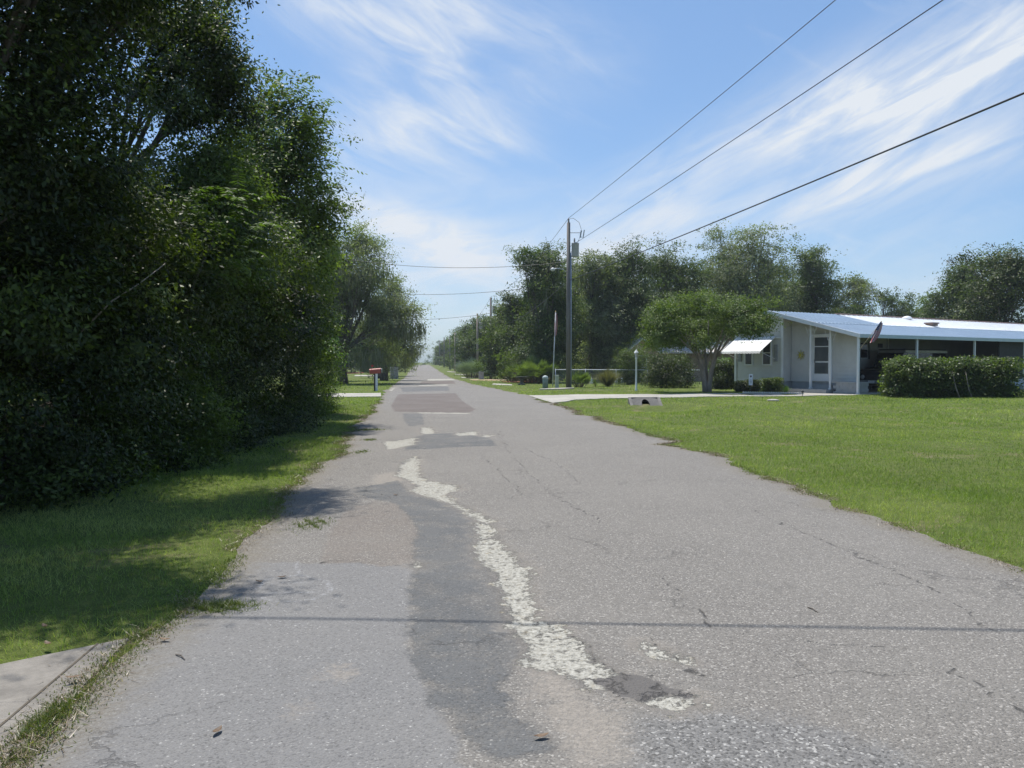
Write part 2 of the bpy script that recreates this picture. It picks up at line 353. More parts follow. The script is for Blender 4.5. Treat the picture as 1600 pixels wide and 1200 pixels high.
SANDP = [[(745, 853), (780, 850), (800, 872), (830, 900), (825, 930), (835, 950), (840, 975), (880, 987), (915, 1015), (940, 1045), (972, 1060), (960, 1085), (920, 1080), (885, 1057), (820, 1045), (825, 1015), (800, 980), (790, 945), (770, 900), (745, 872)],
         [(630, 723), (652, 714), (656, 745), (672, 755), (715, 760), (717, 768), (692, 776), (735, 800), (770, 815), (762, 825), (745, 814), (700, 787), (645, 772), (652, 758), (620, 745)],
         [(742, 822), (766, 820), (774, 838), (782, 852), (752, 856), (748, 838)], [(598, 692), (650, 686), (646, 696), (606, 704)], [(658, 670), (672, 668), (680, 678), (660, 680)], [(712, 678), (742, 676), (747, 681), (715, 682)], [(752, 681), (768, 681), (766, 684), (755, 684)],
         [(1000, 1100), (1030, 1085), (1080, 1097), (1096, 1105), (1050, 1116)], [(655, 645), (732, 646), (732, 647.5), (655, 646.5)], [(1004, 1012), (1060, 1030), (1080, 1042), (1040, 1036)],
         [(668, 592.5), (715, 592), (715, 594), (668, 595)], [(655, 601.5), (700, 601), (700, 602.5), (655, 603)], [(600, 607), (618, 606), (612, 612)], [(645, 882), (660, 884), (656, 892), (646, 890)]]
TANP = [[(830, 1050), (885, 1062), (925, 1095), (962, 1120), (985, 1190), (960, 1200), (890, 1198), (872, 1150), (840, 1100)], [(512, 1060), (530, 1051), (548, 1056), (542, 1066), (520, 1068)], [(455, 1108), (480, 1104), (478, 1114), (458, 1116)], [(585, 745), (640, 735), (640, 752), (580, 762)]]
PLUMP = [[(622, 617), (712, 615), (722, 627), (743, 641), (732, 646), (650, 645), (617, 644), (611, 635)], [(660, 596), (708, 595), (712, 600), (655, 601)]]
BROWNP = [[(500, 884), (560, 882), (600, 888), (648, 884), (655, 850), (655, 835), (640, 810), (620, 790), (585, 785), (540, 800), (515, 835)],
          [(622, 617), (712, 615), (722, 627), (743, 641), (732, 646), (650, 645), (617, 644), (611, 635)]]
CHIPP = [[(979, 1150), (1005, 1122), (1060, 1116), (1119, 1117), (1228, 1124), (1316, 1150), (1403, 1181), (1470, 1230), (960, 1230), (975, 1190)]]
LEFTP = [[(-80, 1400), (60, 1180), (300, 960), (390, 880), (500, 884), (560, 882), (600, 888), (648, 884), (640, 925), (645, 950), (642, 1020), (660, 1060), (690, 1115), (720, 1160), (740, 1400)]]
RAISED = [[(922, 1062), (985, 1058), (1040, 1075), (1085, 1095), (1040, 1090), (1000, 1102), (950, 1085)]]
CRACKS = [[(1002, 990), (1025, 1015), (1068, 1030), (1090, 1055), (1112, 1065)], [(960, 1058), (1005, 1055), (1030, 1080), (1080, 1095), (1098, 1112)], [(840, 975), (862, 998), (905, 1008), (945, 1045), (972, 1058)],
          [(905, 790), (925, 810), (935, 820)], [(1040, 905), (1075, 950), (1110, 985)], [(1330, 865), (1420, 905), (1500, 950), (1570, 1000)], [(1475, 1040), (1540, 1085), (1600, 1120)], [(760, 640), (800, 690), (850, 760), (900, 800)],
          [(500, 882), (560, 880), (600, 888), (650, 884)], [(750, 700), (790, 745), (830, 780)], [(1180, 800), (1290, 850), (1380, 885)], [(730, 645), (770, 668), (800, 700)], [(555, 768), (600, 778), (640, 790)], [(820, 700), (870, 730), (905, 760)], [(1220, 1000), (1300, 1010), (1380, 1016)]]
CHALK = [[(463, 878), (466, 900)], [(400, 925), (420, 908), (470, 902), (510, 912), (517, 928), (490, 942), (440, 945), (405, 938)], [(462, 915), (485, 914)], [(418, 931), (488, 930)]]
sd = lambda a: np.clip(a, -.6, .6)
def jitter(line, seed):
    line = np.asarray(line); q = np.concatenate([a + (b_ - a) * np.linspace(0, 1, max(3, int(np.hypot(*(b_ - a)) / .07)), endpoint=False)[:, None] for a, b_ in zip(line[:-1], line[1:])] + [line[-1:]]); n_ = len(q)
    w_ = np.random.RandomState(seed).normal(0, .022, (n_, 2)); w_ = w_ + np.cumsum(np.random.RandomState(seed + 50).normal(0, .012, (n_, 2)), 0); w_ -= np.linspace(0, 1, n_)[:, None] * w_[-1]; return q + w_
crack = np.min([lined(P, jitter(gp(q), i_)) for i_, q in enumerate(CRACKS)], 0); chalk = np.min([lined(P, gp(q)) for q in CHALK], 0)
edge = np.minimum((RX - RXL[:, None]), (RXR[:, None] - RX)).ravel()
attrs = [('sd_dark', 'POINT', sd(union(DARKP))), ('sd_sand', 'POINT', sd(union(SANDP))), ('sd_tan', 'POINT', sd(union(TANP))), ('sd_brown', 'POINT', sd(union(BROWNP))), ('sd_chip', 'POINT', sd(union(CHIPP))),
         ('sd_left', 'POINT', sd(union(LEFTP))), ('sd_plum', 'POINT', sd(union(PLUMP))), ('sd_raised', 'POINT', sd(union(RAISED))), ('d_crack', 'POINT', np.minimum(crack, .6)), ('d_chalk', 'POINT', np.minimum(chalk, .6)), ('d_edge', 'POINT', np.minimum(edge, 2.0))]
sandsd = attrs[1][2]
RZ = zprof(RY).ravel() + .012 + .008 * np.clip(edge / .3, 0, 1) - .012 * np.clip((sandsd + .02) / .06, 0, 1) + .004 * noise2(P[:, 0], P[:, 1], 41, 1.1)
jj = (np.arange(len(rys) - 1)[:, None] * NC + np.arange(NC - 1)[None, :]).ravel()
ridx = np.stack([jj, jj + 1, jj + 1 + NC, jj + NC], 1)
m = bpy.data.materials.new('worn_asphalt'); m.use_nodes = True; t = NT(m.node_tree); b = m.node_tree.nodes['Principled BSDF']
pos = t.n('ShaderNodeNewGeometry').outputs['Position']
flat = t.scale_vec(pos, 1, 1, 0)
ne = t.noise(flat, 9.0, 8, .68); ne2 = t.noise(flat, 34.0, 5, .65); big = t.noise(flat, .55, 5, .6); mid = t.noise(flat, 3.2, 6, .62); fine = t.noise(flat, 190.0, 2, .7)
wob = t.m('ADD', t.m('ADD', t.m('MULTIPLY', t.m('SUBTRACT', ne, .5), .22), t.m('MULTIPLY', t.m('SUBTRACT', ne2, .5), .09)), t.m('MULTIPLY', t.m('SUBTRACT', mid, .5), .16))
vc = t.vor(flat, 105.0, out='Color'); vd = t.vor(flat, 105.0); vs = t.n('ShaderNodeSeparateColor'); t.put(vs.inputs[0], vc); vr = vs.outputs[0]
vc2 = t.vor(flat, 85.0, out='Color'); vd2 = t.vor(flat, 85.0); vs2 = t.n('ShaderNodeSeparateColor'); t.put(vs2.inputs[0], vc2); vr2 = vs2.outputs[1]
def mask(name, k=1.0, w=.012, off=0.0): return t.ss(t.m('ADD', t.m('ADD', t.attr(name), off), t.m('MULTIPLY', wob, k)), -w, w)
def speck(dark, mid_, light, r):  # asphalt of dark binder with paler stones
    return t.ramp(r, [(0, dark), (.45, mid_), (.86, mid_), (1, light)])
right = speck((.110, .103, .094), (.186, .174, .158), (.37, .35, .32), vr)
left = speck((.105, .103, .102), (.190, .186, .182), (.42, .41, .39), t.m('ADD', t.m('MULTIPLY', vr, .55), t.m('MULTIPLY', vr2, .45)))
dark = speck((.064, .065, .066), (.118, .120, .121), (.31, .305, .29), t.m('ADD', t.m('MULTIPLY', vr, .6), t.m('MULTIPLY', vr2, .4)))
brown = speck((.115, .102, .090), (.178, .158, .140), (.32, .29, .255), vr)
chip = speck((.075, .073, .070), (.176, .171, .164), (.385, .375, .355), vr2)
sand = t.mix(t.ss(ne2, .3, .7), (.23, .218, .185), (.455, .44, .39))
sand = t.mix(t.ss(ne, .56, .72, 0, .75), sand, (.26, .21, .13))
tan = t.mix(t.ss(ne2, .35, .7), (.215, .195, .17), (.32, .285, .245))
c = t.mix(mask('sd_left', 1.0, .05), right, left)
c = t.mix(t.m('MULTIPLY', mask('sd_brown', .8, .03), t.ss(mid, .3, .6, .5, 1.0)), c, brown)
c = t.mix(t.m('MULTIPLY', mask('sd_plum', 1.0, .05), t.ss(mid, .25, .55, .6, 1.0)), c, (.128, .108, .098))
c = t.mix(mask('sd_chip', 1.6, .10), c, chip)
c = t.mix(t.m('MULTIPLY', mask('sd_tan', 2.2, .10), .8), c, tan)
dk = t.m('MULTIPLY', mask('sd_dark', 1.0, .035), t.ss(t.m('ADD', mid, t.m('MULTIPLY', t.m('SUBTRACT', ne2, .5), .5)), .30, .58, .35, 1.0)); c = t.mix(dk, c, dark)
c = t.mix(t.ss(big, .35, .7, 0, .35), c, t.mix(.5, c, (.26, .245, .22)))
c = t.mix(t.ss(mid, .55, .75, 0, .45), c, t.mix(.6, c, (.13, .125, .12)))
# broken rim of old asphalt beside the exposed base
rim = t.m('MULTIPLY', t.ss(t.m('ADD', t.attr('sd_sand'), wob), -.09, -.02), t.ss(ne2, .35, .65, .2, .8))
c = t.mix(rim, c, (.115, .108, .10))
halo = t.m('MULTIPLY', mask('sd_sand', 1.5, .09, .07), t.ss(mid, .35, .65, .1, .75)); c = t.mix(halo, c, tan)
fr_ = t.m('MULTIPLY', t.m('SUBTRACT', t.noise(flat, 60.0, 4, .7), .5), .05); sm = t.ss(t.m('ADD', t.m('ADD', t.attr('sd_sand'), .002), t.m('ADD', t.m('MULTIPLY', wob, 1.9), fr_)), -.022, .022); holes = t.ss(t.noise(flat, 15.0, 8, .78), .54, .62)
sm = t.m('MULTIPLY', sm, t.m('SUBTRACT', 1.0, t.m('MULTIPLY', holes, .85)))
c = t.mix(sm, c, sand)
rs_ = mask('sd_raised', .8, .01); c = t.mix(rs_, c, (.12, .112, .105))
ck = t.m('MULTIPLY', t.ss(t.m('ADD', t.attr('d_crack'), t.m('MULTIPLY', wob, .22)), .001, .014, .85, 0.0), t.ss(ne, .36, .50))
# hairline cracks of the old lane
vcr = t.vor(t.n('ShaderNodeVectorMath', operation='ADD').outputs[0], 1.0)
warp = t.n('ShaderNodeVectorMath', operation='ADD'); t.put(warp.inputs[0], flat); wc = t.n('ShaderNodeVectorMath', operation='SCALE'); t.put(wc.inputs[0], t.noise(flat, 2.4, 5, .65, color=True)); wc.inputs['Scale'].default_value = .55; t.put(warp.inputs[1], wc.outputs[0])
hair = t.m('MULTIPLY', t.ss(t.vor(warp.outputs[0], .62, 'DISTANCE_TO_EDGE'), .002, .007, 1.0, 0.0), t.ss(t.noise(flat, .8, 3), .5, .62, 0, .4))
ckk = t.m('MAXIMUM', ck, hair)
c = t.mix(ckk, c, (.06, .057, .054))
chm = t.m('MULTIPLY', t.ss(t.m('ADD', t.attr('d_chalk'), t.m('MULTIPLY', wob, .3)), .004, .03, .34, 0.0), t.ss(ne2, .42, .62))
c = t.mix(chm, c, (.50, .51, .53))
ed = t.ss(t.m('ADD', t.attr('d_edge'), t.m('MULTIPLY', wob, 2.0)), .03, .42, .75, 0.0)
c = t.mix(ed, c, t.mix(t.ss(ne2, .4, .62), (.15, .13, .10), (.21, .195, .165)))
t.put(b.inputs['Base Color'], c); b.inputs['Roughness'].default_value = .88; b.inputs['Specular IOR Level'].default_value = .25
hgt = t.m('ADD', t.m('MULTIPLY', t.m('SUBTRACT', 1.0, vd), .5), t.m('MULTIPLY', t.m('SUBTRACT', 1.0, vd2), .4))
hgt = t.m('ADD', hgt, t.m('MULTIPLY', ne2, .9)); hgt = t.m('SUBTRACT', hgt, t.m('MULTIPLY', sm, 1.6)); hgt = t.m('SUBTRACT', hgt, t.m('MULTIPLY', ckk, 2.0)); hgt = t.m('ADD', hgt, t.m('MULTIPLY', dk, .8))
bp = t.n('ShaderNodeBump'); bp.inputs['Strength'].default_value = .75; bp.inputs['Distance'].default_value = .012; t.put(bp.inputs['Height'], hgt); t.put(b.inputs['Normal'], bp.outputs[0])
tag(link('road', np_mesh('road', np.stack([P[:, 0], P[:, 1], RZ], 1), 4, attrs, True, ridx), m), kind='structure')

# ------------------------------------------------------------------ driveways and paths
def slab(name, poly, m, top=.03, sub=12):
    pts = []
    for a, c2 in zip(poly, np.roll(poly, -1, 0)):
        for k in range(sub): pts.append(a + (c2 - a) * k / sub)
    pts = np.array(pts); n = len(pts); mb = MB()
    z = [gz(*p) + top for p in pts]
    mb.add([(p[0], p[1], q) for p, q in zip(pts, z)] + [(p[0], p[1], q - top - .12) for p, q in zip(pts, z)], [tuple(range(n))] + [(i, n + i, n + (i + 1) % n, (i + 1) % n) for i in range(n)])
    return tag(mb.build(name, m), kind='structure')
def ccw(p):
    p = np.asarray(p); a = np.sum(p[:, 0] * np.roll(p[:, 1], -1) - np.roll(p[:, 0], -1) * p[:, 1]); return p if a > 0 else p[::-1]
DRIVE_MAT = mat('driveway_concrete', (.33, .31, .27), .85, .22, .8, .3, 60)
slab('driveway', ccw(DRIVE_R), DRIVE_MAT)
slab('driveway', ccw(DRIVE_L), DRIVE_MAT)
slab('driveway', ccw(np.array([gnd(553, 588)[:2], gnd(600, 588.6)[:2], gnd(603, 586.6)[:2], gnd(556, 586)[:2]])), DRIVE_MAT, .05, 3)
slab('driveway', ccw(np.array([gnd(768, 601)[:2], gnd(800, 603)[:2], gnd(800, 601.5)[:2], gnd(772, 600)[:2]])), DRIVE_MAT, .03, 3)
for k, (ua, ub, v) in enumerate(((722, 742, 590.5), (712, 728, 585.5), (700, 712, 581))):
    slab('driveway', ccw(np.array([gnd(ua, v)[:2], gnd(ub, v + 1.2)[:2], gnd(ub, v + .2)[:2], gnd(ua - 2, v - .8)[:2]])), DRIVE_MAT, .05, 3)
m = mat('apron_concrete', (.205, .188, .165), .9, .28, 2.6, .5, 120)
slab('driveway_apron', ccw(APRON), m, .014, 8)
mb = MB(); a0, a1 = np.array((-2.33, 4.62)), np.array((-1.98, 1.0)); dvec = (a1 - a0) / np.linalg.norm(a1 - a0); nv = np.array((-dvec[1], dvec[0])) * .006
zz = gz(-2.3, 4) + .0175
mb.add([(*(a0 + nv), zz), (*(a1 + nv), zz), (*(a1 - nv), zz), (*(a0 - nv), zz)], [(0, 1, 2, 3)]); tag(mb.build('driveway_joint', mat('joint_dirt', (.09, .075, .055), .95)), kind='structure')
slab('sandy_path', ccw(np.array([gnd(738, 595)[:2], gnd(806, 595.5)[:2], gnd(862, 592.4)[:2], gnd(990, 592.4)[:2], gnd(990, 590.6)[:2], gnd(860, 590.4)[:2], gnd(800, 592.2)[:2], gnd(733, 592.6)[:2]])), mat('sand_path', (.33, .24, .15), .95, .2, 2, .3), .025, 6)
MULCH = mat('red_mulch', (.30, .105, .06), .95, .35, 9, .8, 40)
def mulch(u, v, rx, ry):
    c = gnd(u, v); pts = np.array([(c[0] + rx * math.cos(a) * (1 + .12 * math.sin(3 * a + u)), c[1] + ry * math.sin(a)) for a in np.linspace(0, 2 * math.pi, 28, endpoint=False)])
    slab('mulch_bed', pts, MULCH, .05, 1)
mulch(815, 597, 1.6, 2.4); mulch(545, 583, 2.6, 6); mulch(1030, 597, 3.0, 2.5)

# ------------------------------------------------------------------ grass
def blades(x, y, h, w, seed, lean=.85):
    rs = np.random.RandomState(seed); n = len(x); z = G(x, y) - .005
    a = rs.uniform(0, 2 * np.pi, n); la = rs.uniform(0, 2 * np.pi, n); le = np.abs(rs.normal(0, lean, n)) * h
    bx, by = np.cos(a) * w / 2, np.sin(a) * w / 2
    b0 = np.stack([x - bx, y - by, z], 1); b1 = np.stack([x + bx, y + by, z], 1); tip = np.stack([x + np.cos(la) * le, y + np.sin(la) * le, z + h * rs.uniform(.7, 1.1, n)], 1)
    return np.stack([b0, b1, tip], 1).reshape(-1, 3)
rs = np.random.RandomState(1)
V = []; TT = []
for y0, y1, n, hw in ((2.2, 7, 110000, .058), (7, 12, 190000, .055), (12, 22, 210000, .058), (22, 44, 200000, .068), (44, 85, 60000, .085)):
    y = y0 + (y1 - y0) * rs.uniform(0, 1, n) ** (1.0); x = rs.uniform(-1, 1, n) * (.70 * y + 1.0)
    patch = noise2(x, y, 51, .8) + .6 * noise2(x, y, 52, 3.1)
    dens = np.clip(.9 + .5 * patch, .25, 1) * np.where(noise2(x, y, 57, .45) + .6 * noise2(x, y, 59, 2.2) > .62, .62, 1) * np.where(x < -5.0 - .05 * y, np.where(y < 34, .35, 1), 1)
    k = grass_ok(x, y) & (rs.uniform(0, 1, n) < dens) & ~((x < -7.6 - .04 * y) & (y < 33) & (y > 7)); x, y, patch = x[k], y[k], patch[k]
    tall = 1 + .35 * noise2(x, y, 53, .5) + .35 * np.clip(noise2(x, y, 54, 2.4), 0, 1)
    V.append(blades(x, y, hw * tall * rs.uniform(.45, 1.2, len(x)), np.maximum(.0045, y * .00058) * rs.uniform(.7, 1.3, len(x)), int(y0 * 10)))
    TT.append(np.clip(.50 + .24 * noise2(x, y, 55, .35) + .16 * noise2(x, y, 56, 1.1) + .16 * patch + .35 * np.clip((noise2(x, y, 57, .45) + .5 * noise2(x, y, 58, 1.9) - .45) * 2.2, 0, 1) + rs.normal(0, .20, len(x)) + (rs.uniform(0, 1, len(x)) < .07) * .45, 0, 1))
tag(link('grass', np_mesh('grass', np.concatenate(V), 3, [('tint', 'FACE', np.concatenate(TT))]), L_GRASS), kind='stuff')
# weeds along the broken edge of the road
n = 60000; y = 2.6 + 34 * rs.uniform(0, 1, n) ** 1.8; side = rs.uniform(0, 1, n) < .55
off = rs.normal(-.03, .07, n); x = np.where(side, xl(y) + off + .02, xr(y) - off - .02); k = (noise2(x, y, 61, 1.6) + .5 * noise2(x, y, 62, 5)) > -.02
k |= (side & (y < 4.6) & (rs.uniform(0, 1, n) < .8)); x, y = x[k], y[k]
V = blades(x, y, .015 * rs.uniform(.5, 1.4, len(x)), np.maximum(.006, y * .0007) * rs.uniform(.7, 1.5, len(x)), 77, 1.1); V[:, 2] += .018
tag(link('edge_weeds', np_mesh('edge_weeds', V, 3, [('tint', 'FACE', np.clip(rs.normal(.45, .3, len(x)), 0, 1))]), L_WEED), kind='stuff')
n = 30000; y = 3.0 + 30 * rs.uniform(0, 1, n) ** 1.7; side = rs.uniform(0, 1, n) < .4; off = rs.normal(-.02, .08, n); x = np.where(side, xl(y) + off, xr(y) - off)
k = (noise2(x, y, 63, 1.2) + .6 * noise2(x, y, 64, 4)) > .0; x, y = x[k], y[k]; V = blades(x, y, .016 * rs.uniform(.5, 1.5, len(x)), np.maximum(.005, y * .0008), 78, 2.2); V[:, 2] += .022
tag(link('edge_thatch', np_mesh('edge_thatch', V, 3, [('tint', 'FACE', rs.uniform(0, 1, len(x)))]), leaf_mat('thatch', (.10, .065, .04), (.19, .14, .085), (.30, .24, .15), .1)), kind='stuff')
def tuft(u, v, rx, ry, n, label, h=.034):
    c = gnd(u, v); r = np.random.RandomState(int(u)); a = r.normal(0, .5, (n, 2)); a += .25 * np.sin(a[:, ::-1] * 7)
    V = blades(c[0] + a[:, 0] * rx, c[1] + a[:, 1] * ry, h * r.uniform(.4, 1.2, n), np.maximum(.005, c[1] * .0007) * r.uniform(.7, 1.4, n), int(v), 1.0); V[:, 2] += .022; V -= np.array([c[0], c[1], 0.0])
    tag(link('grass_tuft', np_mesh('grass_tuft', V, 3, [('tint', 'FACE', np.clip(r.normal(.4, .22, n), 0, 1))]), L_WEED, loc=(c[0], c[1], 0)), label, 'grass tuft', 'grass tufts growing in the road')
tuft(487, 822, .16, .3, 900, 'large grass tuft in the shaded asphalt near the left road edge')
tuft(578, 673, .34, .25, 500, 'flat grass tuft on the asphalt, farthest from the camera of the road tufts')
tuft(577, 689, .12, .2, 250, 'small grass tuft in the road between the flat tuft and the tiny tuft')
tuft(565, 708, .12, .3, 250, 'tiny grass tuft in the road just beyond the tree shadow')
tuft(345, 953, .2, .12, 1500, 'spreading weed tuft creeping from the verge onto the asphalt by the wire shadow', .038)
tuft(75, 1128, .07, .22, 900, 'ragged weed strip between the concrete apron and the asphalt', .036)

# ------------------------------------------------------------------ trees
def unit(v): return v / np.maximum(np.linalg.norm(v, axis=-1, keepdims=True), 1e-9)
def leaf_quads(Pc, D, L, W, rs, N=None):
    """diamond leaves at points Pc along D, facing about N"""
    n = len(Pc); r = unit(rs.normal(0, 1, (n, 3))) if N is None else N
    if N is not None: D = unit(D - N * (D * N).sum(1, keepdims=True) * .8)
    S = unit(np.cross(D, r)); N = np.cross(S, D)
    L = np.asarray(L)[:, None]; W = np.asarray(W)[:, None]
    m_ = Pc + D * L * .45 - N * W * .12
    return np.stack([Pc, m_ + S * W * .5, Pc + D * L, m_ - S * W * .5], 1).reshape(-1, 3)
def crown(lobes, n, leaf, seed, clump=.2, k=16, droop=.25, shell=.62, aspect=.48, tint0=.42, bough=.28, m=8, scatter=.42):
    """leaf quads in clumps, clumps gathered on boughs, boughs spread through ellipsoid lobes: rows (x,y,z,rx,ry,rz)"""
    rs = np.random.RandomState(seed); lb = np.asarray(lobes, float); w = (lb[:, 3] * lb[:, 4] * lb[:, 5]) ** .67; w /= w.sum()
    nb = max(1, n // (k * m)); ib = rs.choice(len(lb), nb, p=w); d = unit(rs.normal(0, 1, (nb, 3)))
    r = shell - .08 + (1.24 - shell) * rs.uniform(0, 1, nb); r = np.where(rs.uniform(0, 1, nb) < .22, rs.uniform(.1, .75, nb), r)
    B = lb[ib, :3] + d * lb[ib, 3:] * r[:, None]; br = lb[ib, 3:].mean(1) * bough * rs.uniform(.6, 1.45, nb)
    nc = nb * m; lng = np.repeat(unit(d + rs.normal(0, .5, (nb, 3)) + np.array([0, 0, -.15])), m, 0)
    C = np.repeat(B, m, 0) + (rs.normal(0, .62, (nc, 3)) * np.array([1, 1, .5]) + lng * rs.normal(.15, .75, nc)[:, None]) * np.repeat(br, m)[:, None]
    cs = clump * rs.uniform(.45, 1.4, nc); dd = np.repeat(d, m, 0)
    Pc = np.repeat(C, k, 0) + rs.normal(0, 1, (nc * k, 3)) * np.repeat(cs, k)[:, None] * np.array([1, 1, .6])
    D = unit(.7 * np.repeat(dd, k, 0) + rs.normal(0, .75, (nc * k, 3)) + np.array([0, 0, -droop]))
    Nb = unit(d * .75 + rs.normal(0, .35, (nb, 3)) + np.array([0, 0, .75])); Nl = unit(np.repeat(Nb, m * k, 0) + rs.normal(0, scatter, (nc * k, 3)))
    V = leaf_quads(Pc, D, leaf * rs.uniform(.6, 1.35, nc * k), leaf * aspect * rs.uniform(.7, 1.3, nc * k), rs, Nl)
    tint = np.clip(tint0 + np.repeat(rs.normal(0, .25, nb), k * m) + np.repeat(rs.normal(0, .08, nc), k) + rs.normal(0, .12, nc * k), 0, 1)
    return V, tint
def fronds(specs, seed, leaflet=.12, pairs=11):
    """pinnate leaves: (base, direction, length)"""
    rs = np.random.RandomState(seed); Ps = []; Ds = []; Ls = []
    for base, d, L in specs:
        base = np.asarray(base, float); d = unit(np.asarray(d, float)); side = unit(np.cross(d, [0, 0, 1.0]))
        for j in range(pairs):
            s = (j + 1) / pairs; p = base + d * L * s + np.array([0, 0, -1.0]) * L * .35 * s * s
            for sg in (-1, 1):
                Ps.append(p); Ds.append(unit(side * sg + d * .45 + np.array([0, 0, -.55]) + rs.normal(0, .12, 3))); Ls.append(leaflet * (1.1 - .5 * abs(s - .45)) * rs.uniform(.85, 1.15))
    Ps, Ds, Ls = np.array(Ps), np.array(Ds), np.array(Ls); S = np.cross(Ds, rs.normal(0, .25, (len(Ps), 3)) + np.array([0, 0, 1.0]))
    S = unit(S); m_ = Ps + Ds * Ls[:, None] * .45
    V = np.stack([Ps, m_ + S * Ls[:, None] * .16, Ps + Ds * Ls[:, None], m_ - S * Ls[:, None] * .16], 1).reshape(-1, 3)
    return V, np.clip(rs.normal(.6, .15, len(Ps)), 0, 1)
def moss(lobes, n, seed, lmin=.5, lmax=1.6, width=.05):
    rs = np.random.RandomState(seed); lb = np.asarray(lobes, float); i = rs.randint(0, len(lb), n); d = unit(rs.normal(0, 1, (n, 3))); d[:, 2] = -np.abs(d[:, 2]) * .8
    C = lb[i, :3] + d * lb[i, 3:] * rs.uniform(.6, 1.0, n)[:, None]; kk = 5
    C = np.repeat(C, kk, 0) + rs.normal(0, .14, (n * kk, 3)); L = rs.uniform(lmin, lmax, n * kk) * np.repeat(rs.uniform(.5, 1, n), kk); D = unit(np.array([0, 0, -1.0]) + rs.normal(0, .07, (n * kk, 3)))
    return leaf_quads(C, D, L, width * rs.uniform(.6, 1.6, n * kk), rs), np.clip(rs.normal(.5, .2, n * kk), 0, 1)
def limbs(base, forks, lobes, r0, seed, lean=(0, 0)):
    """trunk up to forks[-1] and a limb into every lobe (all local to base)"""
    rs = random.Random(seed); mb = MB(); h = forks
    tp = [(0, 0, -.15), (lean[0] * .3 + rs.uniform(-.08, .08), lean[1] * .3, h * .35), (lean[0] * .7, lean[1] * .7 + rs.uniform(-.1, .1), h * .75), (lean[0], lean[1], h)]
    mb.tube(tp, [r0 * 1.35, r0, r0 * .85, r0 * .7], 9)
    for lx, ly, lz, rx, ry, rz in lobes:
        st = Vector(tp[2]).lerp(Vector(tp[3]), rs.uniform(.2, 1.0)); en = Vector((lx, ly, lz)); mid_ = st.lerp(en, .5) + Vector((rs.uniform(-.2, .2), rs.uniform(-.2, .2), rs.uniform(.0, .25))) * (en - st).length * .4
        mb.tube([st, st.lerp(mid_, .5) + Vector((0, 0, .05)), mid_, en], [r0 * .42, r0 * .34, r0 * .24, r0 * .08], 6)
        for q in range(3):
            e2 = en + Vector((rs.uniform(-1, 1) * rx, rs.uniform(-1, 1) * ry, rs.uniform(-.6, .9) * rz)) * .8
            mb.tube([mid_, mid_.lerp(e2, .55) + Vector((0, 0, .08 * rz)), e2], [r0 * .16, r0 * .11, r0 * .03], 5)
    return mb
def tree(name, base, lobes_abs, n, leaf, lm, seed, label, cat='tree', group=None, fork=None, r0=.14, bark=BARK, extra=None, mossn=0, mosskw=None, lean=(0, 0), **kw):
    base = np.array([base[0], base[1], gz(base[0], base[1])]); lb = np.array(lobes_abs, float); lb[:, :3] -= base
    root = empty(name, base, 0, label, cat, group)
    V, tint = crown(lb, n, leaf, seed, **kw)
    if extra is not None:
        V2, t2 = extra; V = np.concatenate([V, V2 - base]); tint = np.concatenate([tint, t2])
    link('crown', np_mesh('crown', V, 4, [('tint', 'FACE', tint)]), lm, root)
    limbs(base, fork if fork else float(lb[:, 2].min()) * .8, [tuple(q) for q in lb], r0, seed, lean).build('trunk', bark, root, True)
    if mossn:
        V, tint = moss(lb, mossn, seed + 5, **(mosskw or {})); link('moss', np_mesh('moss', V, 4, [('tint', 'FACE', tint)]), L_MOSS, root)
    return root
def lob(specs):
    """(u,v,depth,radius_px[,vertical_factor]) measured on the photograph -> world lobes with real depth"""
    out = []
    for s in specs:
        u, v, Y, r = s[:4]; p = at(u, v, Y); rm = r * Y / F; out.append((*p, rm, rm * 1.25, rm * (s[4] if len(s) > 4 else 1.0)))
    return out

# --- the dark wood on the left, near to far
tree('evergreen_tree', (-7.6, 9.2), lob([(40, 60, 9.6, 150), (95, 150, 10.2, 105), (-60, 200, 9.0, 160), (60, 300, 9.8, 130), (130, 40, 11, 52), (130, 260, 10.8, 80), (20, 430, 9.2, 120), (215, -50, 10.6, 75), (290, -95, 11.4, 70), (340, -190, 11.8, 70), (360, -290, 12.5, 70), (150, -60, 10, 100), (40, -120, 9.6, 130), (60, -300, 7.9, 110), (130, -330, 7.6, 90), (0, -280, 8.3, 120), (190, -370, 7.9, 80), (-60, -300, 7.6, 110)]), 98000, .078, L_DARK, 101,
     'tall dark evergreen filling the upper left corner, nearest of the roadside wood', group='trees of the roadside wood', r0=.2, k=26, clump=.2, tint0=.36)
tree('oak_tree', (-7.4, 15.5), lob([(300, 95, 15, 66), (345, 125, 15.5, 50), (262, 55, 15, 38), (318, 35, 15.5, 44), (290, 165, 15, 36), (235, 140, 16, 30), (225, 20, 15.5, 24), (365, 170, 15.6, 34), (205, 200, 15.5, 16)]), 28000, .082, L_DARK, 102,
     'oak with a rounded crown standing clear against the sky above the wood', group='trees of the roadside wood', fork=5.2, r0=.15, k=20, clump=.15, tint0=.5)
rsf = random.Random(4)
fs = []
for k in range(60):
    u, v = rsf.choice([(462, 150), (480, 165), (470, 240), (488, 225), (440, 165), (500, 320), (490, 280), (455, 200), (478, 200), (430, 150)]); p = at(u + rsf.uniform(-22, 12), v + rsf.uniform(-22, 30), 21 + rsf.uniform(-.8, .8))
    fs.append((p, (rsf.uniform(-.3, 1.0), rsf.uniform(-.7, .4), rsf.uniform(.2, .9)), rsf.uniform(.7, 1.25)))
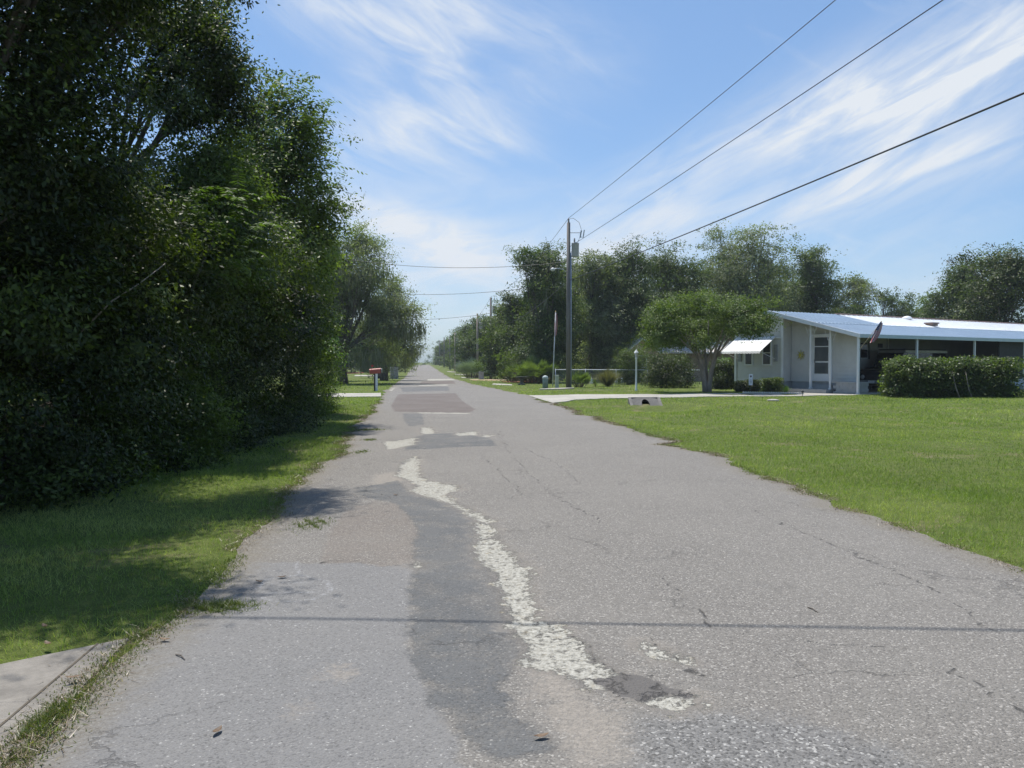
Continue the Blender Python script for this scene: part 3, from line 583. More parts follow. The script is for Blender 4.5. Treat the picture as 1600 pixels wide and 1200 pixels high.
tree('hickory_tree', (-7.3, 21.5), lob([(455, 185, 21, 42), (430, 240, 21, 60), (468, 235, 21.5, 34), (440, 320, 21, 80), (490, 322, 22, 42), (400, 290, 20.5, 66), (480, 400, 22, 36), (445, 410, 21.5, 70), (405, 215, 20.6, 40)]), 44000, .105, L_MID, 103,
     'tall tree with long feathery drooping leaf sprays, at the road end of the wood', group='trees of the roadside wood', fork=4.5, r0=.16, extra=fronds(fs, 8, .17), k=18, clump=.17, tint0=.62)
fs = []
for k in range(46):
    p = at(340 + rsf.uniform(-75, 60), 355 + rsf.uniform(-55, 75), 13.3 + rsf.uniform(-.4, .3)); fs.append((p, (rsf.uniform(.0, 1.0), rsf.uniform(-.9, .0), rsf.uniform(0, .5)), rsf.uniform(.5, .8)))
tree('young_tree', (-6.9, 15.0), lob([(262, 315, 14.6, 72), (330, 270, 15.4, 62), (350, 350, 15.2, 74), (295, 380, 14.6, 80), (390, 390, 17, 60)]), 46000, .082, L_MID, 104,
     'young tree with bright green fern-like fronds catching light in the wood', group='trees of the roadside wood', fork=3.0, r0=.09, k=22, clump=.16)
V, tint = fronds(fs, 9, .13, 12)
fr = tag(empty('sapling', (-5.6, 13.7, gz(-5.6, 13.7)), 0), 'leaning sapling with bright feathery fronds in front of the dark wood', 'sapling')
link('crown', np_mesh('crown', V - np.array(fr.location), 4, [('tint', 'FACE', tint)]), L_FROND, fr)
MB().tube([(0, 0, 0), (.1, -.1, 1.5), (.35, -.1, 2.8), tuple(at(345, 345, 13.3) - np.array(fr.location))], [.035, .03, .024, .012], 6).build('trunk', BARK, fr, True)
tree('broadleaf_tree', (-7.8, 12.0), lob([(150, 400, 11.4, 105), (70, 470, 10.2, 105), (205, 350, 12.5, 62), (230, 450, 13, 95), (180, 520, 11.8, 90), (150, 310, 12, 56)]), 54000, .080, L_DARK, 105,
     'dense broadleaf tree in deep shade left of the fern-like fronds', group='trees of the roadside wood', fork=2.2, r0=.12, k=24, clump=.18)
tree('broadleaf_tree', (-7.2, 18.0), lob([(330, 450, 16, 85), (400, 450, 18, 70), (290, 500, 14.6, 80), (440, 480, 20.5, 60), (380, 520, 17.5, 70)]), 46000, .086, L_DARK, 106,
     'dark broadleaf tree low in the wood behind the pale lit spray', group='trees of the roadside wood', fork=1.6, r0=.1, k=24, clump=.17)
tree('vine_covered_tree', (-7.0, 26.0), lob([(470, 440, 24.5, 46), (485, 500, 25.5, 40), (495, 380, 25, 34), (470, 530, 24, 44), (500, 550, 28, 22), (490, 590, 28, 28)]), 32000, .095, L_MID, 107,
     'vine covered tree at the far end of the wood beside the concrete driveway', group='trees of the roadside wood', fork=2.0, r0=.11, k=20, clump=.17)
for j, (sp, lm, lab) in enumerate((
        ([(30, 640, 9.4, 115), (-60, 600, 9, 120), (90, 690, 9.9, 70)], L_DARK, 'dark thicket shrub at the left edge of the verge'),
        ([(150, 620, 11, 100), (200, 670, 11.6, 62), (100, 570, 10.6, 80)], L_DARK, 'shaded understory shrub above the dead twigs'),
        ([(250, 600, 13, 80), (300, 640, 13.6, 52), (260, 660, 13, 40)], L_MID, 'understory shrub in the middle of the wood edge'),
        ([(340, 580, 15.6, 70), (370, 620, 16.4, 44), (330, 635, 15.4, 36)], L_DARK, 'dark understory shrub beyond the middle of the wood edge'),
        ([(420, 570, 19.5, 60), (445, 605, 20.5, 36), (400, 625, 18.5, 32)], L_DARK, 'dark shrub where the verge begins to narrow'),
        ([(480, 560, 25, 40), (490, 605, 26.5, 26), (505, 585, 28.5, 20), (470, 620, 24.5, 24)], L_MID, 'glossy shrub ending the wood by the driveway'))):
    p = lob(sp); tree('understory_shrub', (p[0][0] - .2, p[0][1]), p + [(q[0], q[1], .32, q[3] * .9, q[4], .34) for q in p] + [(q[0] + .5, q[1] - .4, .16, q[3] * .7, q[4] * .8, .2) for q in p], 23000 if j < 5 else 16000, .066, lm, 120 + j, lab, 'shrub', 'understory shrubs of the wood', fork=.5, r0=.05, k=20, clump=.15)
p = lob([(420, 490, 18.2, 26, .5), (445, 505, 18.2, 18, .5), (400, 482, 18.2, 14, .6)])
tree('flowering_shrub', (p[0][0] - .4, p[0][1] + .4), p, 2200, .075, L_LIGHT, 131, 'pale yellow-green leafy spray leaning out of the dark wood', 'shrub', fork=1.6, r0=.03, k=14, clump=.1)
p = lob([(505, 560, 30, 18), (512, 545, 30.5, 14), (510, 600, 30, 14)])
tree('sunlit_shrub', (p[0][0], p[0][1]), p, 5000, .09, L_LIGHT, 132, 'sunlit light green shrub just behind the end of the wood', 'shrub', fork=.6, r0=.03, k=16, clump=.16)
# second row that closes the wood behind
proto = None
for j, (x, y, s) in enumerate(((-10.2, 10, 1), (-10.4, 14.5, .95), (-10, 19, .98), (-10.3, 24, .9), (-13.5, 8, 1.1), (-14, 17, 1.05), (-13.5, 25, 1.0), (-12.0, 5.5, .9))):
    if proto is None:
        proto = tree('wood_tree', (x, y), [(x, y, 6.6, 2.4, 2.4, 2.0), (x + .5, y - 1, 4.4, 2.2, 2.4, 1.8), (x - .6, y + 1, 5.0, 2.3, 2.3, 2.0), (x + .4, y, 2.2, 2.0, 2.4, 1.7), (x, y, 8.0, 1.7, 1.8, 1.2)], 20000, .16, L_DARK, 140,
                     'dark tree deep inside the roadside wood', group='trees deep inside the wood', fork=2.0, r0=.14, k=20, clump=.3); o = proto
    else: o = copy_tree(proto)
    o.location = (x, y, gz(x, y)); o.rotation_euler = (0, 0, j * 1.3); o.scale = (s, s, s * (1.0 if y < 12 else .70))
lb = []; r_ = random.Random(77)
for k in range(90):
    y = r_.uniform(7.4, 31); x = -6.0 - .03 * y - r_.uniform(0, 2.2) + .25 * math.sin(y * 1.7); hh = r_.uniform(.15, .42); lb.append((x, y, gz(x, y) + hh * .7, r_.uniform(.3, .7), r_.uniform(.3, .7), hh))
V, tint = crown(lb, 36000, .06, 78, clump=.12, k=12, shell=.4); V[:, 2] = np.maximum(V[:, 2], .02)
tag(link('undergrowth', np_mesh('undergrowth', V, 4, [('tint', 'FACE', tint)]), L_DARK), kind='stuff')
for j, (x, y, s) in enumerate(((-17, 12, 1.15), (-17.5, 20, 1.1), (-16.5, 28, 1.0), (-12, 29.5, .8), (-9.6, 28.5, .62), (-9.0, 12.3, .62), (-8.9, 17, .60), (-8.9, 21.5, .62), (-8.0, 6.9, .74))):
    o = copy_tree(proto); o.location = (x, y, gz(x, y)); o.rotation_euler = (0, 0, j * 2.1 + .5); o.scale = (s, s, s)
# bare branches
def branch(name, pts, r, label, mat_=BARK_PALE):
    p = [at(u, v, Y) for u, v, Y in pts]; b0 = p[0].copy(); mb = MB()
    mb.tube([q - b0 for q in p], [r, r * .8, r * .6, r * .4][:len(p)], 6); return mb, b0, label, name, mat_
mb, b0, lab, nm, mt = branch('fallen_limb', [(120, 525, 10.3), (175, 470, 10.4), (215, 445, 10.6), (258, 412, 11)], .014, 'long pale bare limb leaning across the dark wood')
tag(mb.build(nm, mt, loc=b0, smooth=True), lab, 'branch')
mb = MB(); b0 = gnd(120, 727); b0[1] = 9.9
for a in range(7):
    r_ = random.Random(a); q = [b0 * 0, np.array([.35 + r_.uniform(0, .4), r_.uniform(-.3, .3), .10 + r_.uniform(0, .1)]), np.array([.8 + r_.uniform(0, .5), r_.uniform(-.5, .4), .16 + r_.uniform(0, .35)])]
    mb.tube(q, [.012, .009, .004], 5)
tag(mb.build('dead_branch', BARK_PALE, loc=(b0[0] + .6, b0[1], .05), smooth=True), 'tangle of bare dead twigs lying at the foot of the wood', 'branch')

# --- live oaks hung with moss on the left side further on
OAKS = []
def oak(u, Y, top, wpx, label, seed, n=26000, leaf=.19, mossn=420, base_u=None, lm=L_OAK, group='mossy oaks on the left'):
    n = int(n * 1.35); x = (u - 800) / F * Y; z0 = gz(x, Y); H = EYE + (565 - top) / F * Y - z0; W = wpx / F * Y / 2 * .92; bx = ((base_u or u) - 800) / F * Y
    r_ = random.Random(seed); lobes = []
    for k in range(11):
        a = r_.uniform(0, 6.283); q = math.sqrt(r_.uniform(.05, 1)); zz_ = H * (.42 + .44 * r_.random()); sc = 1 - .55 * max(0, zz_ / H - .55) / .45
        lobes.append((x + math.cos(a) * W * .68 * q * sc, Y + math.sin(a) * W * .6 * q * sc, z0 + zz_, W * r_.uniform(.30, .46), W * r_.uniform(.30, .46), H * r_.uniform(.10, .16)))
    lobes.append((x, Y, z0 + H * .90, W * .34, W * .34, H * .09))
    for k in range(5):
        a = k * 1.26 + seed; lobes.append((x + math.cos(a) * W * .78, Y + math.sin(a) * W * .6, z0 + H * r_.uniform(.22, .40), W * .30, W * .32, H * .12))
    return tree('oak_tree', (bx, Y), lobes, n, leaf, lm, seed, label, group=group, fork=H * .22, r0=.36, mossn=mossn, mosskw=dict(lmin=.4, lmax=1.5, width=.06), k=18, clump=.34, shell=.45, droop=.4, bough=.36)
oak(566, 66, 352, 205, 'large grey-green oak hung with moss, tallest tree beyond the left driveway', 201, 50000, .17, 700, 536)
oak(612, 84, 425, 105, 'spreading oak with a bough reaching toward the road, behind the stone pillar', 202, 20000, .18, 350, 600)
oak(505, 80, 400, 110, 'mossy oak half hidden behind the end of the dark wood', 203, 20000, .19, 420)
oak(592, 110, 470, 90, 'low mossy oak behind the red mailbox, shading the lawn', 204, 16000, .22, 260)
oak(618, 125, 500, 46, 'oak leaning toward the road beyond the stone pillar', 205, 12000, .22, 160)

# --- generic background trees
def bgtree(name, u, Y, top, wpx, label, seed, n=13000, leaf=.2, lm=L_FAR, group=None, tall=.28, clump=.3, mossn=0):
    wpx *= 1.3; n = int(n * 2.3); leaf *= 1.2; mossn = mossn // 3; x = (u - 800) / F * Y; z0 = gz(x, Y); H = EYE + (565 - top) / F * Y - z0; W = wpx / F * Y / 2; r_ = random.Random(seed); lobes = []
    for k in range(16):
        zz_ = H * (.16 + .74 * (k + .5) / 16); f = math.sin(math.pi * min(1, .30 + .56 * (zz_ / H))) ** .7; a = r_.uniform(0, 6.28); q = r_.uniform(.25, .68) * W * f
        lobes.append((x + math.cos(a) * q, Y + math.sin(a) * q, z0 + zz_, W * r_.uniform(.42, .62) * f, W * r_.uniform(.42, .62) * f, H * r_.uniform(.09, .14)))
    for k in range(4): lobes.append((x + r_.uniform(-.6, .6) * W, Y + r_.uniform(-.3, .3) * W, z0 + H * r_.uniform(.80, .93), W * r_.uniform(.18, .32), W * .28, H * r_.uniform(.045, .08)))
    lobes.append((x, Y, z0 + H * .14, W * .85, W * .85, H * .12))
    return tree(name, (x, Y), lobes, n, leaf, lm, seed, label, group=group, fork=H * .25, r0=.2, k=14, clump=clump, shell=.42, bough=.38, mossn=mossn, mosskw=dict(lmin=.6, lmax=2.5, width=.07))
GR = 'trees behind the utility pole and the houses'
bgtree('oak_tree', 850, 72, 376, 92, 'dark tree just left of the nearest utility pole', 301, 20000, .17, L_FAR, GR, .2, .28, 260)
bgtree('oak_tree', 922, 76, 388, 90, 'thin-topped tree right behind the nearest utility pole', 302, 16000, .17, L_OAK, GR, .2, .26, 260)
bgtree('oak_tree', 978, 78, 372, 84, 'tall tree above the clipped dome shrub', 303, 19000, .17, L_FAR, GR, .2, .28, 260)
bgtree('oak_tree', 1050, 80, 380, 96, 'rounded tree with a notch of sky on each side, left above the myrtle', 304, 18000, .18, L_FAR, GR, .25, .3, 150)
bgtree('oak_tree', 1168, 84, 350, 160, 'broad grey-green tree, tallest behind the umbrella-shaped myrtle', 305, 26000, .18, L_OAK, GR, .28, .34, 200)
bgtree('oak_tree', 1272, 84, 388, 92, 'dark leafy tree above the left end of the metal roof', 306, 18000, .18, L_FAR, GR, .25)
bgtree('oak_tree', 1338, 92, 428, 70, 'low thin-topped tree above the metal roof beside the antenna', 307, 11000, .19, L_OAK, GR, .25)
bgtree('oak_tree', 1392, 105, 448, 60, 'small tree above the metal roof right of the antenna', 308, 9000, .22, L_FAR, GR, .25)
bgtree('oak_tree', 1440, 120, 470, 60, 'lowest small tree peeping over the metal roof ridge', 309, 8000, .24, L_OAK, GR, .25)
bgtree('oak_tree', 1500, 78, 400, 80, 'bluish tree left of the large dark tree behind the home', 310, 15000, .19, L_FAR, GR, .2)
bgtree('oak_tree', 1572, 66, 378, 130, 'large dark tree rising behind the right end of the mobile home', 311, 26000, .16, L_DARK, GR, .2, .28)
bgtree('broadleaf_tree', 818, 84, 452, 60, 'bushy dark tree behind the palmetto clump', 312, 13000, .19, L_FAR, GR, .12)
bgtree('broadleaf_tree', 895, 88, 440, 90, 'shaded tree filling the gap under the streetlight', 313, 14000, .2, L_FAR, GR, .1)
bgtree('broadleaf_tree', 1010, 90, 450, 110, 'dark shaded tree behind the tan cottage', 314, 14000, .2, L_FAR, GR, .1)
bgtree('broadleaf_tree', 1100, 94, 440, 120, 'dark understory tree between the cottage and the tall grey-green tree', 315, 14000, .2, L_FAR, GR, .1)
bgtree('broadleaf_tree', 1215, 94, 430, 120, 'dark understory tree behind the gable of the mobile home', 316, 14000, .2, L_FAR, GR, .1)
bgtree('oak_tree', 1012, 96, 398, 110, 'broad tree set back between the dome shrub tree and the notched tree', 317, 15000, .2, L_FAR, GR)
bgtree('oak_tree', 1112, 100, 402, 120, 'rounded tree set back left of the broad grey-green tree', 318, 15000, .2, L_FAR, GR)
bgtree('oak_tree', 1228, 98, 400, 110, 'rounded tree set back right of the broad grey-green tree', 319, 15000, .2, L_FAR, GR)
bgtree('oak_tree', 888, 92, 398, 100, 'tree set back behind the transformer of the nearest utility pole', 323, 15000, .2, L_FAR, GR)
# the row that follows the right side of the road to the crest
p1 = bgtree('oak_tree', 795, 100, 476, 70, 'bright leafy tree in front of the far right row', 320, 15000, .2, L_MID, 'row of trees along the right side of the road', .1)
p2 = bgtree('oak_tree', 765, 128, 492, 70, 'rounded dark tree in the far right row behind the second utility pole', 321, 13000, .24, L_FAR, 'row of trees along the right side of the road', .1)
far_lab = 'tree in the distant row along the right side of the road'
for j, (u, Y, top, w) in enumerate(((738, 170, 510, 52), (722, 205, 515, 44), (710, 240, 528, 36), (700, 285, 532, 30), (693, 330, 538, 26), (770, 165, 500, 60), (800, 150, 480, 70), (835, 130, 470, 80), (690, 400, 548, 24))):
    o = copy_tree(p2 if j % 2 else p1); x = (u - 800) / F * Y; src = 128 if j % 2 else 100; w0 = 70 / F * src; h0 = (565 - (492 if j % 2 else 476)) / F * src + EYE
    o.location = (x, Y, gz(x, Y)); s = w / F * Y / w0; hz = ((565 - top) / F * Y + EYE - gz(x, Y)) / h0; o.scale = (s, s, hz); o.rotation_euler = (0, 0, j * 1.9); o['label'] = far_lab; o['group'] = 'distant right roadside trees'
for j, (u, Y, top, w) in enumerate(((655, 170, 520, 40), (650, 215, 530, 40), (648, 270, 540, 30), (625, 160, 510, 60), (590, 150, 500, 80), (640, 340, 545, 40))):
    o = copy_tree(p2); x = (u - 800) / F * Y - w / F * Y * .95; s = w / F * Y / (70 / F * 128)
    o.location = (x, Y, gz(x, Y)); o.scale = (s, s, ((565 - top) / F * Y + EYE - gz(x, Y)) / ((565 - 492) / F * 128 + EYE)); o.rotation_euler = (0, 0, j * 1.1); o['label'] = 'tree in the distant row along the left side of the road'; o['group'] = 'distant left roadside trees'
# far wood closing the horizon
lb = []; r_ = random.Random(5)
for k in range(420):
    x = -520 + 1040 * (k + r_.random()) / 420; y = 430 + r_.uniform(-25, 70) + abs(x) * -.15; h = r_.uniform(7, 13)
    if abs(x + 52) < 5: h *= .75
    lb.append((x, y, float(zprof(y)) + h * .5, 4.5, 4.5, h * .55))
V, tint = crown(lb, 90000, .75, 9, clump=.8, k=14)
tag(link('distant_wood', np_mesh('distant_wood', V, 4, [('tint', 'FACE', tint)]), L_FAR), 'distant wood closing the view along the horizon', 'wood', kind='stuff')
lb = []
for k in range(150):
    side = -1 if k % 3 == 0 else 1; y = r_.uniform(110, 260); x = (-45 - r_.uniform(0, 90)) if side < 0 else (22 + r_.uniform(0, 110)); h = r_.uniform(8, 12)
    lb.append((x, y, float(zprof(y)) + h * .5, 4.2, 4.2, h * .52))
V, tint = crown(lb, 60000, .45, 10, clump=.6, k=14)
tag(link('background_wood', np_mesh('background_wood', V, 4, [('tint', 'FACE', tint)]), L_FAR), 'background wood behind the houses and oaks', 'wood', kind='stuff')

# --- myrtle, shrubs, hedges on the right
Ym = 43.0; mx = (1105 - 800) / F * Ym; r_ = random.Random(12); lobes = []
for k in range(46):
    a = r_.uniform(0, 6.28); q = math.sqrt(r_.random()); top_ = 5.55 - 1.6 * q ** 2.2; zc = r_.uniform((3.3 if math.cos(a) * q > .3 else 2.7) + .3 * (1 - q), top_)
    lobes.append((mx - .25 + math.cos(a) * q * 2.95, Ym + (math.sin(a) if math.cos(a) * q < .35 else -abs(math.sin(a)) - .25) * q * 2.3, zc - .2, r_.uniform(.55, .95), r_.uniform(.55, .95), r_.uniform(.3, .46)))
root = empty('myrtle_tree', (mx, Ym, gz(mx, Ym)), 0, 'umbrella-shaped myrtle tree with several pale trunks beside the mobile home', 'tree')
V, tint = crown(np.array(lobes) - np.array([mx, Ym, gz(mx, Ym), 0, 0, 0]), 80000, .105, 15, clump=.19, k=12, droop=.2, shell=.35)
link('crown', np_mesh('crown', V, 4, [('tint', 'FACE', tint)]), L_MYRTLE, root)
mb = MB()
for a, q in ((0.2, .28), (1.5, .35), (2.7, .3), (3.9, .38), (5.1, .32)):
    c, s = math.cos(a), math.sin(a); mb.tube([(c * .1, s * .1, -.1), (c * .16, s * .16, .5), (c * q, s * q, 1.2), (c * q * 2.2, s * q * 2.2, 2.2), (c * q * 4.2, s * q * 4.2, 3.3)], [.15, .11, .085, .065, .03], 8)
    for w in (-.6, .6):
        c2, s2 = math.cos(a + w), math.sin(a + w); mb.tube([(c * q * 1.6, s * q * 1.6, 1.7), (c2 * q * 3.4, s2 * q * 3.4, 2.6), (c2 * q * 6.5, s2 * q * 6.5, 3.6)], [.05, .035, .015], 6)
mb.build('trunk', BARK_PALE, root, True)
def shrub(name, u, v, wpx, hpx, Y, label, lm, n=9000, leaf=.09, boxy=False, depth=None, seed=0, cat='shrub', group=None):
    x = (u - 800) / F * Y; z0 = gz(x, Y); W = wpx / F * Y / 2; H = hpx / F * Y; D = (depth or W * 2) / 2; root = empty(name, (x, Y, z0), 0, label, cat, group)
    rs = np.random.RandomState(seed + int(u)); lobes = []
    if boxy:
        nn = max(3, int(W / .35)); n = int(n * 1.25)
        for i in range(nn):
            for zq in (.18, .48, .80): lobes.append(((-1 + 2 * (i + .5) / nn) * W * .95, rs.uniform(-.25, .25) * D, H * (zq + rs.uniform(-.05, .05)), W / nn * 1.5, D * .85, H * .2))
    else:
        lobes.append((0, 0, H * .5, W * .9, D * .9, H * .48))
        for i in range(9): a = i * .7; lobes.append((math.cos(a) * W * .45, math.sin(a) * D * .45, H * rs.uniform(.3, .72), W * .45, D * .45, H * .24))
        for i in range(8): a = i * .8; lobes.append((math.cos(a) * W * .62, math.sin(a) * D * .62, H * .2, W * .34, D * .34, H * .19))
    V, tint = crown(lobes, int(n * 1.5), leaf, seed + 3, clump=leaf * 1.5, k=10, shell=.6, droop=.1); V[:, 2] = np.maximum(V[:, 2], .02)
    if boxy:
        q4 = V.reshape(-1, 4, 3); keep = (np.abs(q4[:, 0, 0]) < W * (1.0 + .03 * np.sin(q4[:, 0, 2] * 9))) & (q4[:, :, 2].max(1) < H * (1.0 + .05 * np.sin(q4[:, 0, 0] * 5) + .03 * np.sin(q4[:, 0, 0] * 13 + q4[:, 0, 1] * 7))); V = q4[keep].reshape(-1, 3); tint = tint[keep]
    link('foliage', np_mesh('foliage', V, 4, [('tint', 'FACE', tint)]), lm, root); mb = MB()
    for i in range(max(3, int(W * 2))): xx = rs.uniform(-.6, .6) * W; mb.tube([(xx, 0, -.05), (xx + rs.uniform(-.1, .1), rs.uniform(-.1, .1), H * .3), (xx + rs.uniform(-.25, .25), rs.uniform(-.2, .2), H * .7)], [.03, .022, .008], 5)
    mb.build('stem', BARK, root, True); return root
shrub('round_shrub', 1044, 604, 92, 58, 52.5, 'large round glossy shrub between the white lamp post and the myrtle', L_DARK, 14000, .10, seed=1)
shrub('clipped_shrub', 987, 600, 54, 66, 62, 'tall clipped dome shrub left of the tan cottage', L_MID, 14000, .085, seed=2)
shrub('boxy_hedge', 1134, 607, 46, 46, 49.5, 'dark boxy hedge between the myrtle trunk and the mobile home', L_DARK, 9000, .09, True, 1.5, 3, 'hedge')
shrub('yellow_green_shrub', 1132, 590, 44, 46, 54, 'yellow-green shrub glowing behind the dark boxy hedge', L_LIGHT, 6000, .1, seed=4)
shrub('low_hedge', 1168, 608, 38, 20, 43.3, 'low dark shaded hedge under the gable windows', L_DARK, 5000, .07, True, .7, 5, 'hedge')  # darker leaf material puts the shade on this hedge into its colour
shrub('low_hedge', 1206, 608, 34, 24, 42.6, 'low clipped sunlit hedge at the corner of the mobile home', L_MID, 5000, .07, True, .8, 6, 'hedge')  # lighter leaf material than its neighbour paints in the sunlight
hd = shrub('carport_hedge', 1488, 622, 206, 62, 37.6, 'long dense hedge screening the carport of the mobile home', L_MID, 30000, .13, True, 1.9, 7, 'hedge')
for ax, bx in ((-.55, -.2), (.05, .35)): MB().tube([(bx, -1.05, -.05), (bx - .18, -1.05, .4), (ax, -1.02, 1.15)], [.03, .026, .018], 6).build('bare_stem', BARK_PALE, hd, True)
# fan palms / palmettos, grasses
def fan_plant(name, u, Y, hpx, wpx, label, lm, nfan, seed, cat='palm', frond_len=.75, stiff=.3):
    x = (u - 800) / F * Y; z0 = gz(x, Y); H = hpx / F * Y; W = wpx / F * Y / 2; rs = np.random.RandomState(seed); root = empty(name, (x, Y, z0), 0, label, cat); Vs = []; mb = MB()
    for i in range(nfan):
        a = rs.uniform(0, 6.283); q = math.sqrt(rs.uniform(0, 1)); c0 = np.array([math.cos(a) * q * W * .55, math.sin(a) * q * W * .5, .05]); tip = np.array([math.cos(a) * q * W * .9, math.sin(a) * q * W * .8, H * rs.uniform(.35, .85) * (1 - .35 * q)])
        mb.tube([c0 * .6, (c0 + tip) / 2 + np.array([0, 0, .15 * H]), tip], [.014, .011, .007], 4); d = unit(tip - c0 * .6 + np.array([0, 0, .05])); sd_ = unit(np.cross(d, [0, 0, 1.0])); up = np.cross(sd_, d)
        for k in range(17):
            th = (k - 8) / 8 * 1.5; dd = unit(d * math.cos(th) + sd_ * math.sin(th) + up * rs.uniform(-.1, .25) + np.array([0, 0, -.25 * abs(math.sin(th))])); L = min(frond_len, H * .42) * (1 - .2 * abs(math.sin(th)))
            s2 = unit(np.cross(dd, up)); Vs.append(np.stack([tip, tip + dd * L * .5 + s2 * .03, tip + dd * L, tip + dd * L * .5 - s2 * .03]))
    V = np.concatenate(Vs); link('fronds', np_mesh('fronds', V, 4, [('tint', 'FACE', np.clip(rs.normal(.5, .2, len(V) // 4), 0, 1))]), lm, root); mb.build('stems', BARK, root, True); return root
fan_plant('palmetto', 834, 68, 44, 92, 'wide clump of yellow-green palmetto fans behind the bird bath', L_PALM, 120, 1)
fan_plant('palmetto', 800, 74, 26, 40, 'small palmetto clump left of the wide one', L_PALM, 40, 2)
fan_plant('agave', 906, 54, 26, 48, 'small spiky plant at the foot of the utility pole', L_PALM, 36, 3, 'plant')
fan_plant('fan_palm', 737, 108, 32, 52, 'grey-green fan palm clump by the far utility poles', L_GREY, 90, 4, frond_len=1.2)
def grass_clump(name, u, Y, hpx, wpx, label, lm, n, seed):
    x = (u - 800) / F * Y; z0 = gz(x, Y); H = hpx / F * Y; W = wpx / F * Y / 2; rs = np.random.RandomState(seed); a = rs.uniform(0, 6.283, n); q = np.abs(rs.normal(0, .5, n)); root = empty(name, (x, Y, z0), 0, label, 'ornamental grass')
    b = np.stack([np.cos(a) * .25 * q * W, np.sin(a) * .25 * q * W, np.zeros(n)], 1); tp = np.stack([np.cos(a) * q * W * 1.2, np.sin(a) * q * W * 1.2, H * rs.uniform(.6, 1.05, n) * (1 - .25 * q)], 1)
    sdv = np.stack([-np.sin(a), np.cos(a), 0 * a], 1) * .012; mid_ = (b + tp) / 2 + np.array([0, 0, .15 * H])
    V = np.stack([b, mid_ + sdv, tp, mid_ - sdv], 1).reshape(-1, 3); link('blades', np_mesh('blades', V, 4, [('tint', 'FACE', np.clip(rs.normal(.4, .25, n), 0, 1))]), lm, root); return root
grass_clump('fountain_grass', 950, 56, 30, 52, 'rounded clump of dry brownish fountain grass by the wire fence', L_DRY, 1400, 5)
grass_clump('lily_plant', 1228, 41.6, 14, 20, 'small pale leafy plant in the bed beside the porch steps', L_LIGHT, 160, 6)
grass_clump('young_plant', 930, 54.5, 14, 12, 'tiny dark sapling between the spiky plant and the fountain grass', L_MID, 60, 7)

# ------------------------------------------------------------------ mobile home
SIDING = mat('grey_siding', (.62, .605, .565), .55, .06, 2)
PANEL = mat('pale_panel', (.64, .63, .595), .5, .05, 2)
TRIM = mat('white_trim', (.76, .76, .75), .5, .05, 2)
ROOFM = mat('blue_grey_metal_roof', (.50, .58, .66), .35, .05, 1.0, metal=.15)
ROOFW = mat('white_coated_roof', (.88, .89, .90), .5, .04, 1.0)
BLOCK = mat('painted_block', (.36, .365, .36), .8, .12, 4, .3)
LINING_SHADE = mat('carport_lining_shade', (.30, .31, .31), .7, .1, 2)
h = empty('mobile_home', (HX, HY, 0), HA, 'long grey mobile home with a white and blue metal roof and a front carport', 'house')
RS = .246
def roofz(s): return 2.92 + RS * s if s <= 5.4 else 2.92 + RS * 5.4 - RS * (s - 5.4)
RLEN = 33.0
def siding_s(mb, t0, s0, s1, z0, z1, step=.19, roofed=False, face=-1):
    z = z0
    while z < z1 - .01:
        za, zb = z, min(z + step, z1); a = s0
        if roofed: a = max(s0, (zb - 2.80) / RS)
        if a < s1 - .05: mb.add([(t0 + face * .03, a, za), (t0 + face * .028, s1, za), (t0, s1, zb), (t0, a, zb), (t0, a, za), (t0, s1, za)], [(0, 3, 2, 1), (0, 1, 5, 4)])
        z += step
def siding_t(mb, s0, t0, t1, z0, z1, step=.19):
    z = z0
    while z < z1 - .01:
        za, zb = z, min(z + step, z1); mb.add([(t0, s0 - .03, za), (t1, s0 - .03, za), (t1, s0, zb), (t0, s0, zb), (t0, s0, za), (t1, s0, za)], [(0, 1, 2, 3), (0, 4, 5, 1)]); z += step
# walls (solid cores) and clapboards
core = MB(); core.prism([(4.70, .55), (7.76, .55), (7.76, roofz(7.76) - .1), (5.4, roofz(5.4) - .1), (4.70, roofz(4.70) - .1)], 0, .27, RLEN - .4); core.build('wall_core', PANEL, h)
g = MB(); siding_s(g, .265, 4.68, 7.74, .56, 2.85); siding_t(g, 4.695, .3, 10.0, .56, 3.4); g.build('siding', SIDING, h)
g = MB(); siding_t(g, 4.695, 10.1, RLEN - .5, .56, 3.4); g.build('carport_back_wall', LINING_SHADE, h)  # siding goes on in a darker colour for the carport's deep shade
pw = MB(); pw.prism([(.75, .55), (4.66, .55), (4.66, roofz(4.66) - .12), (.75, roofz(.75) - .12)], 0, 1.0, 1.12); pw.build('porch_wall_core', PANEL, h)
g = MB(); siding_s(g, .995, .76, 4.64, .56, 3.95, roofed=True); g.build('porch_siding', SIDING, h)
for q in ((.18, .25, 4.58, 4.70, .5, roofz(4.6) - .12), (.18, .25, 7.70, 7.82, .5, roofz(7.7) - .12), (9.9, 10.02, 4.60, 4.64, .5, 3.5)): MB().box(*q).build('corner_trim', TRIM, h)
MB().box(.20, .249, 4.71, 7.69, 2.83, 2.90).build('belly_trim', TRIM, h)
sk = MB(); sk.box(.30, RLEN - .4, 4.72, 7.7, -.05, .548); sk.box(1.01, 1.10, .8, 4.6, -.05, .548); sk.build('skirt', BLOCK, h)
st = MB(); st.box(-.15, .98, 1.72, 4.3, -.05, .20); st.box(.62, .98, 2.1, 3.4, .20, .40); st.build('porch_step', BLOCK, h)
bk = MB()
for r_i in range(4):
    for c_i in range(4):
        o_ = .17 * (r_i % 2); a = .16 + c_i * .36 - o_; bk.box(.22, .96, max(.12, a), min(1.66, a + .35), r_i * .14 - .01, r_i * .14 + .13)
bk.box(.2, .985, .1, 1.68, .552, .60); bk.build('porch_block_wall', BLOCK, h)
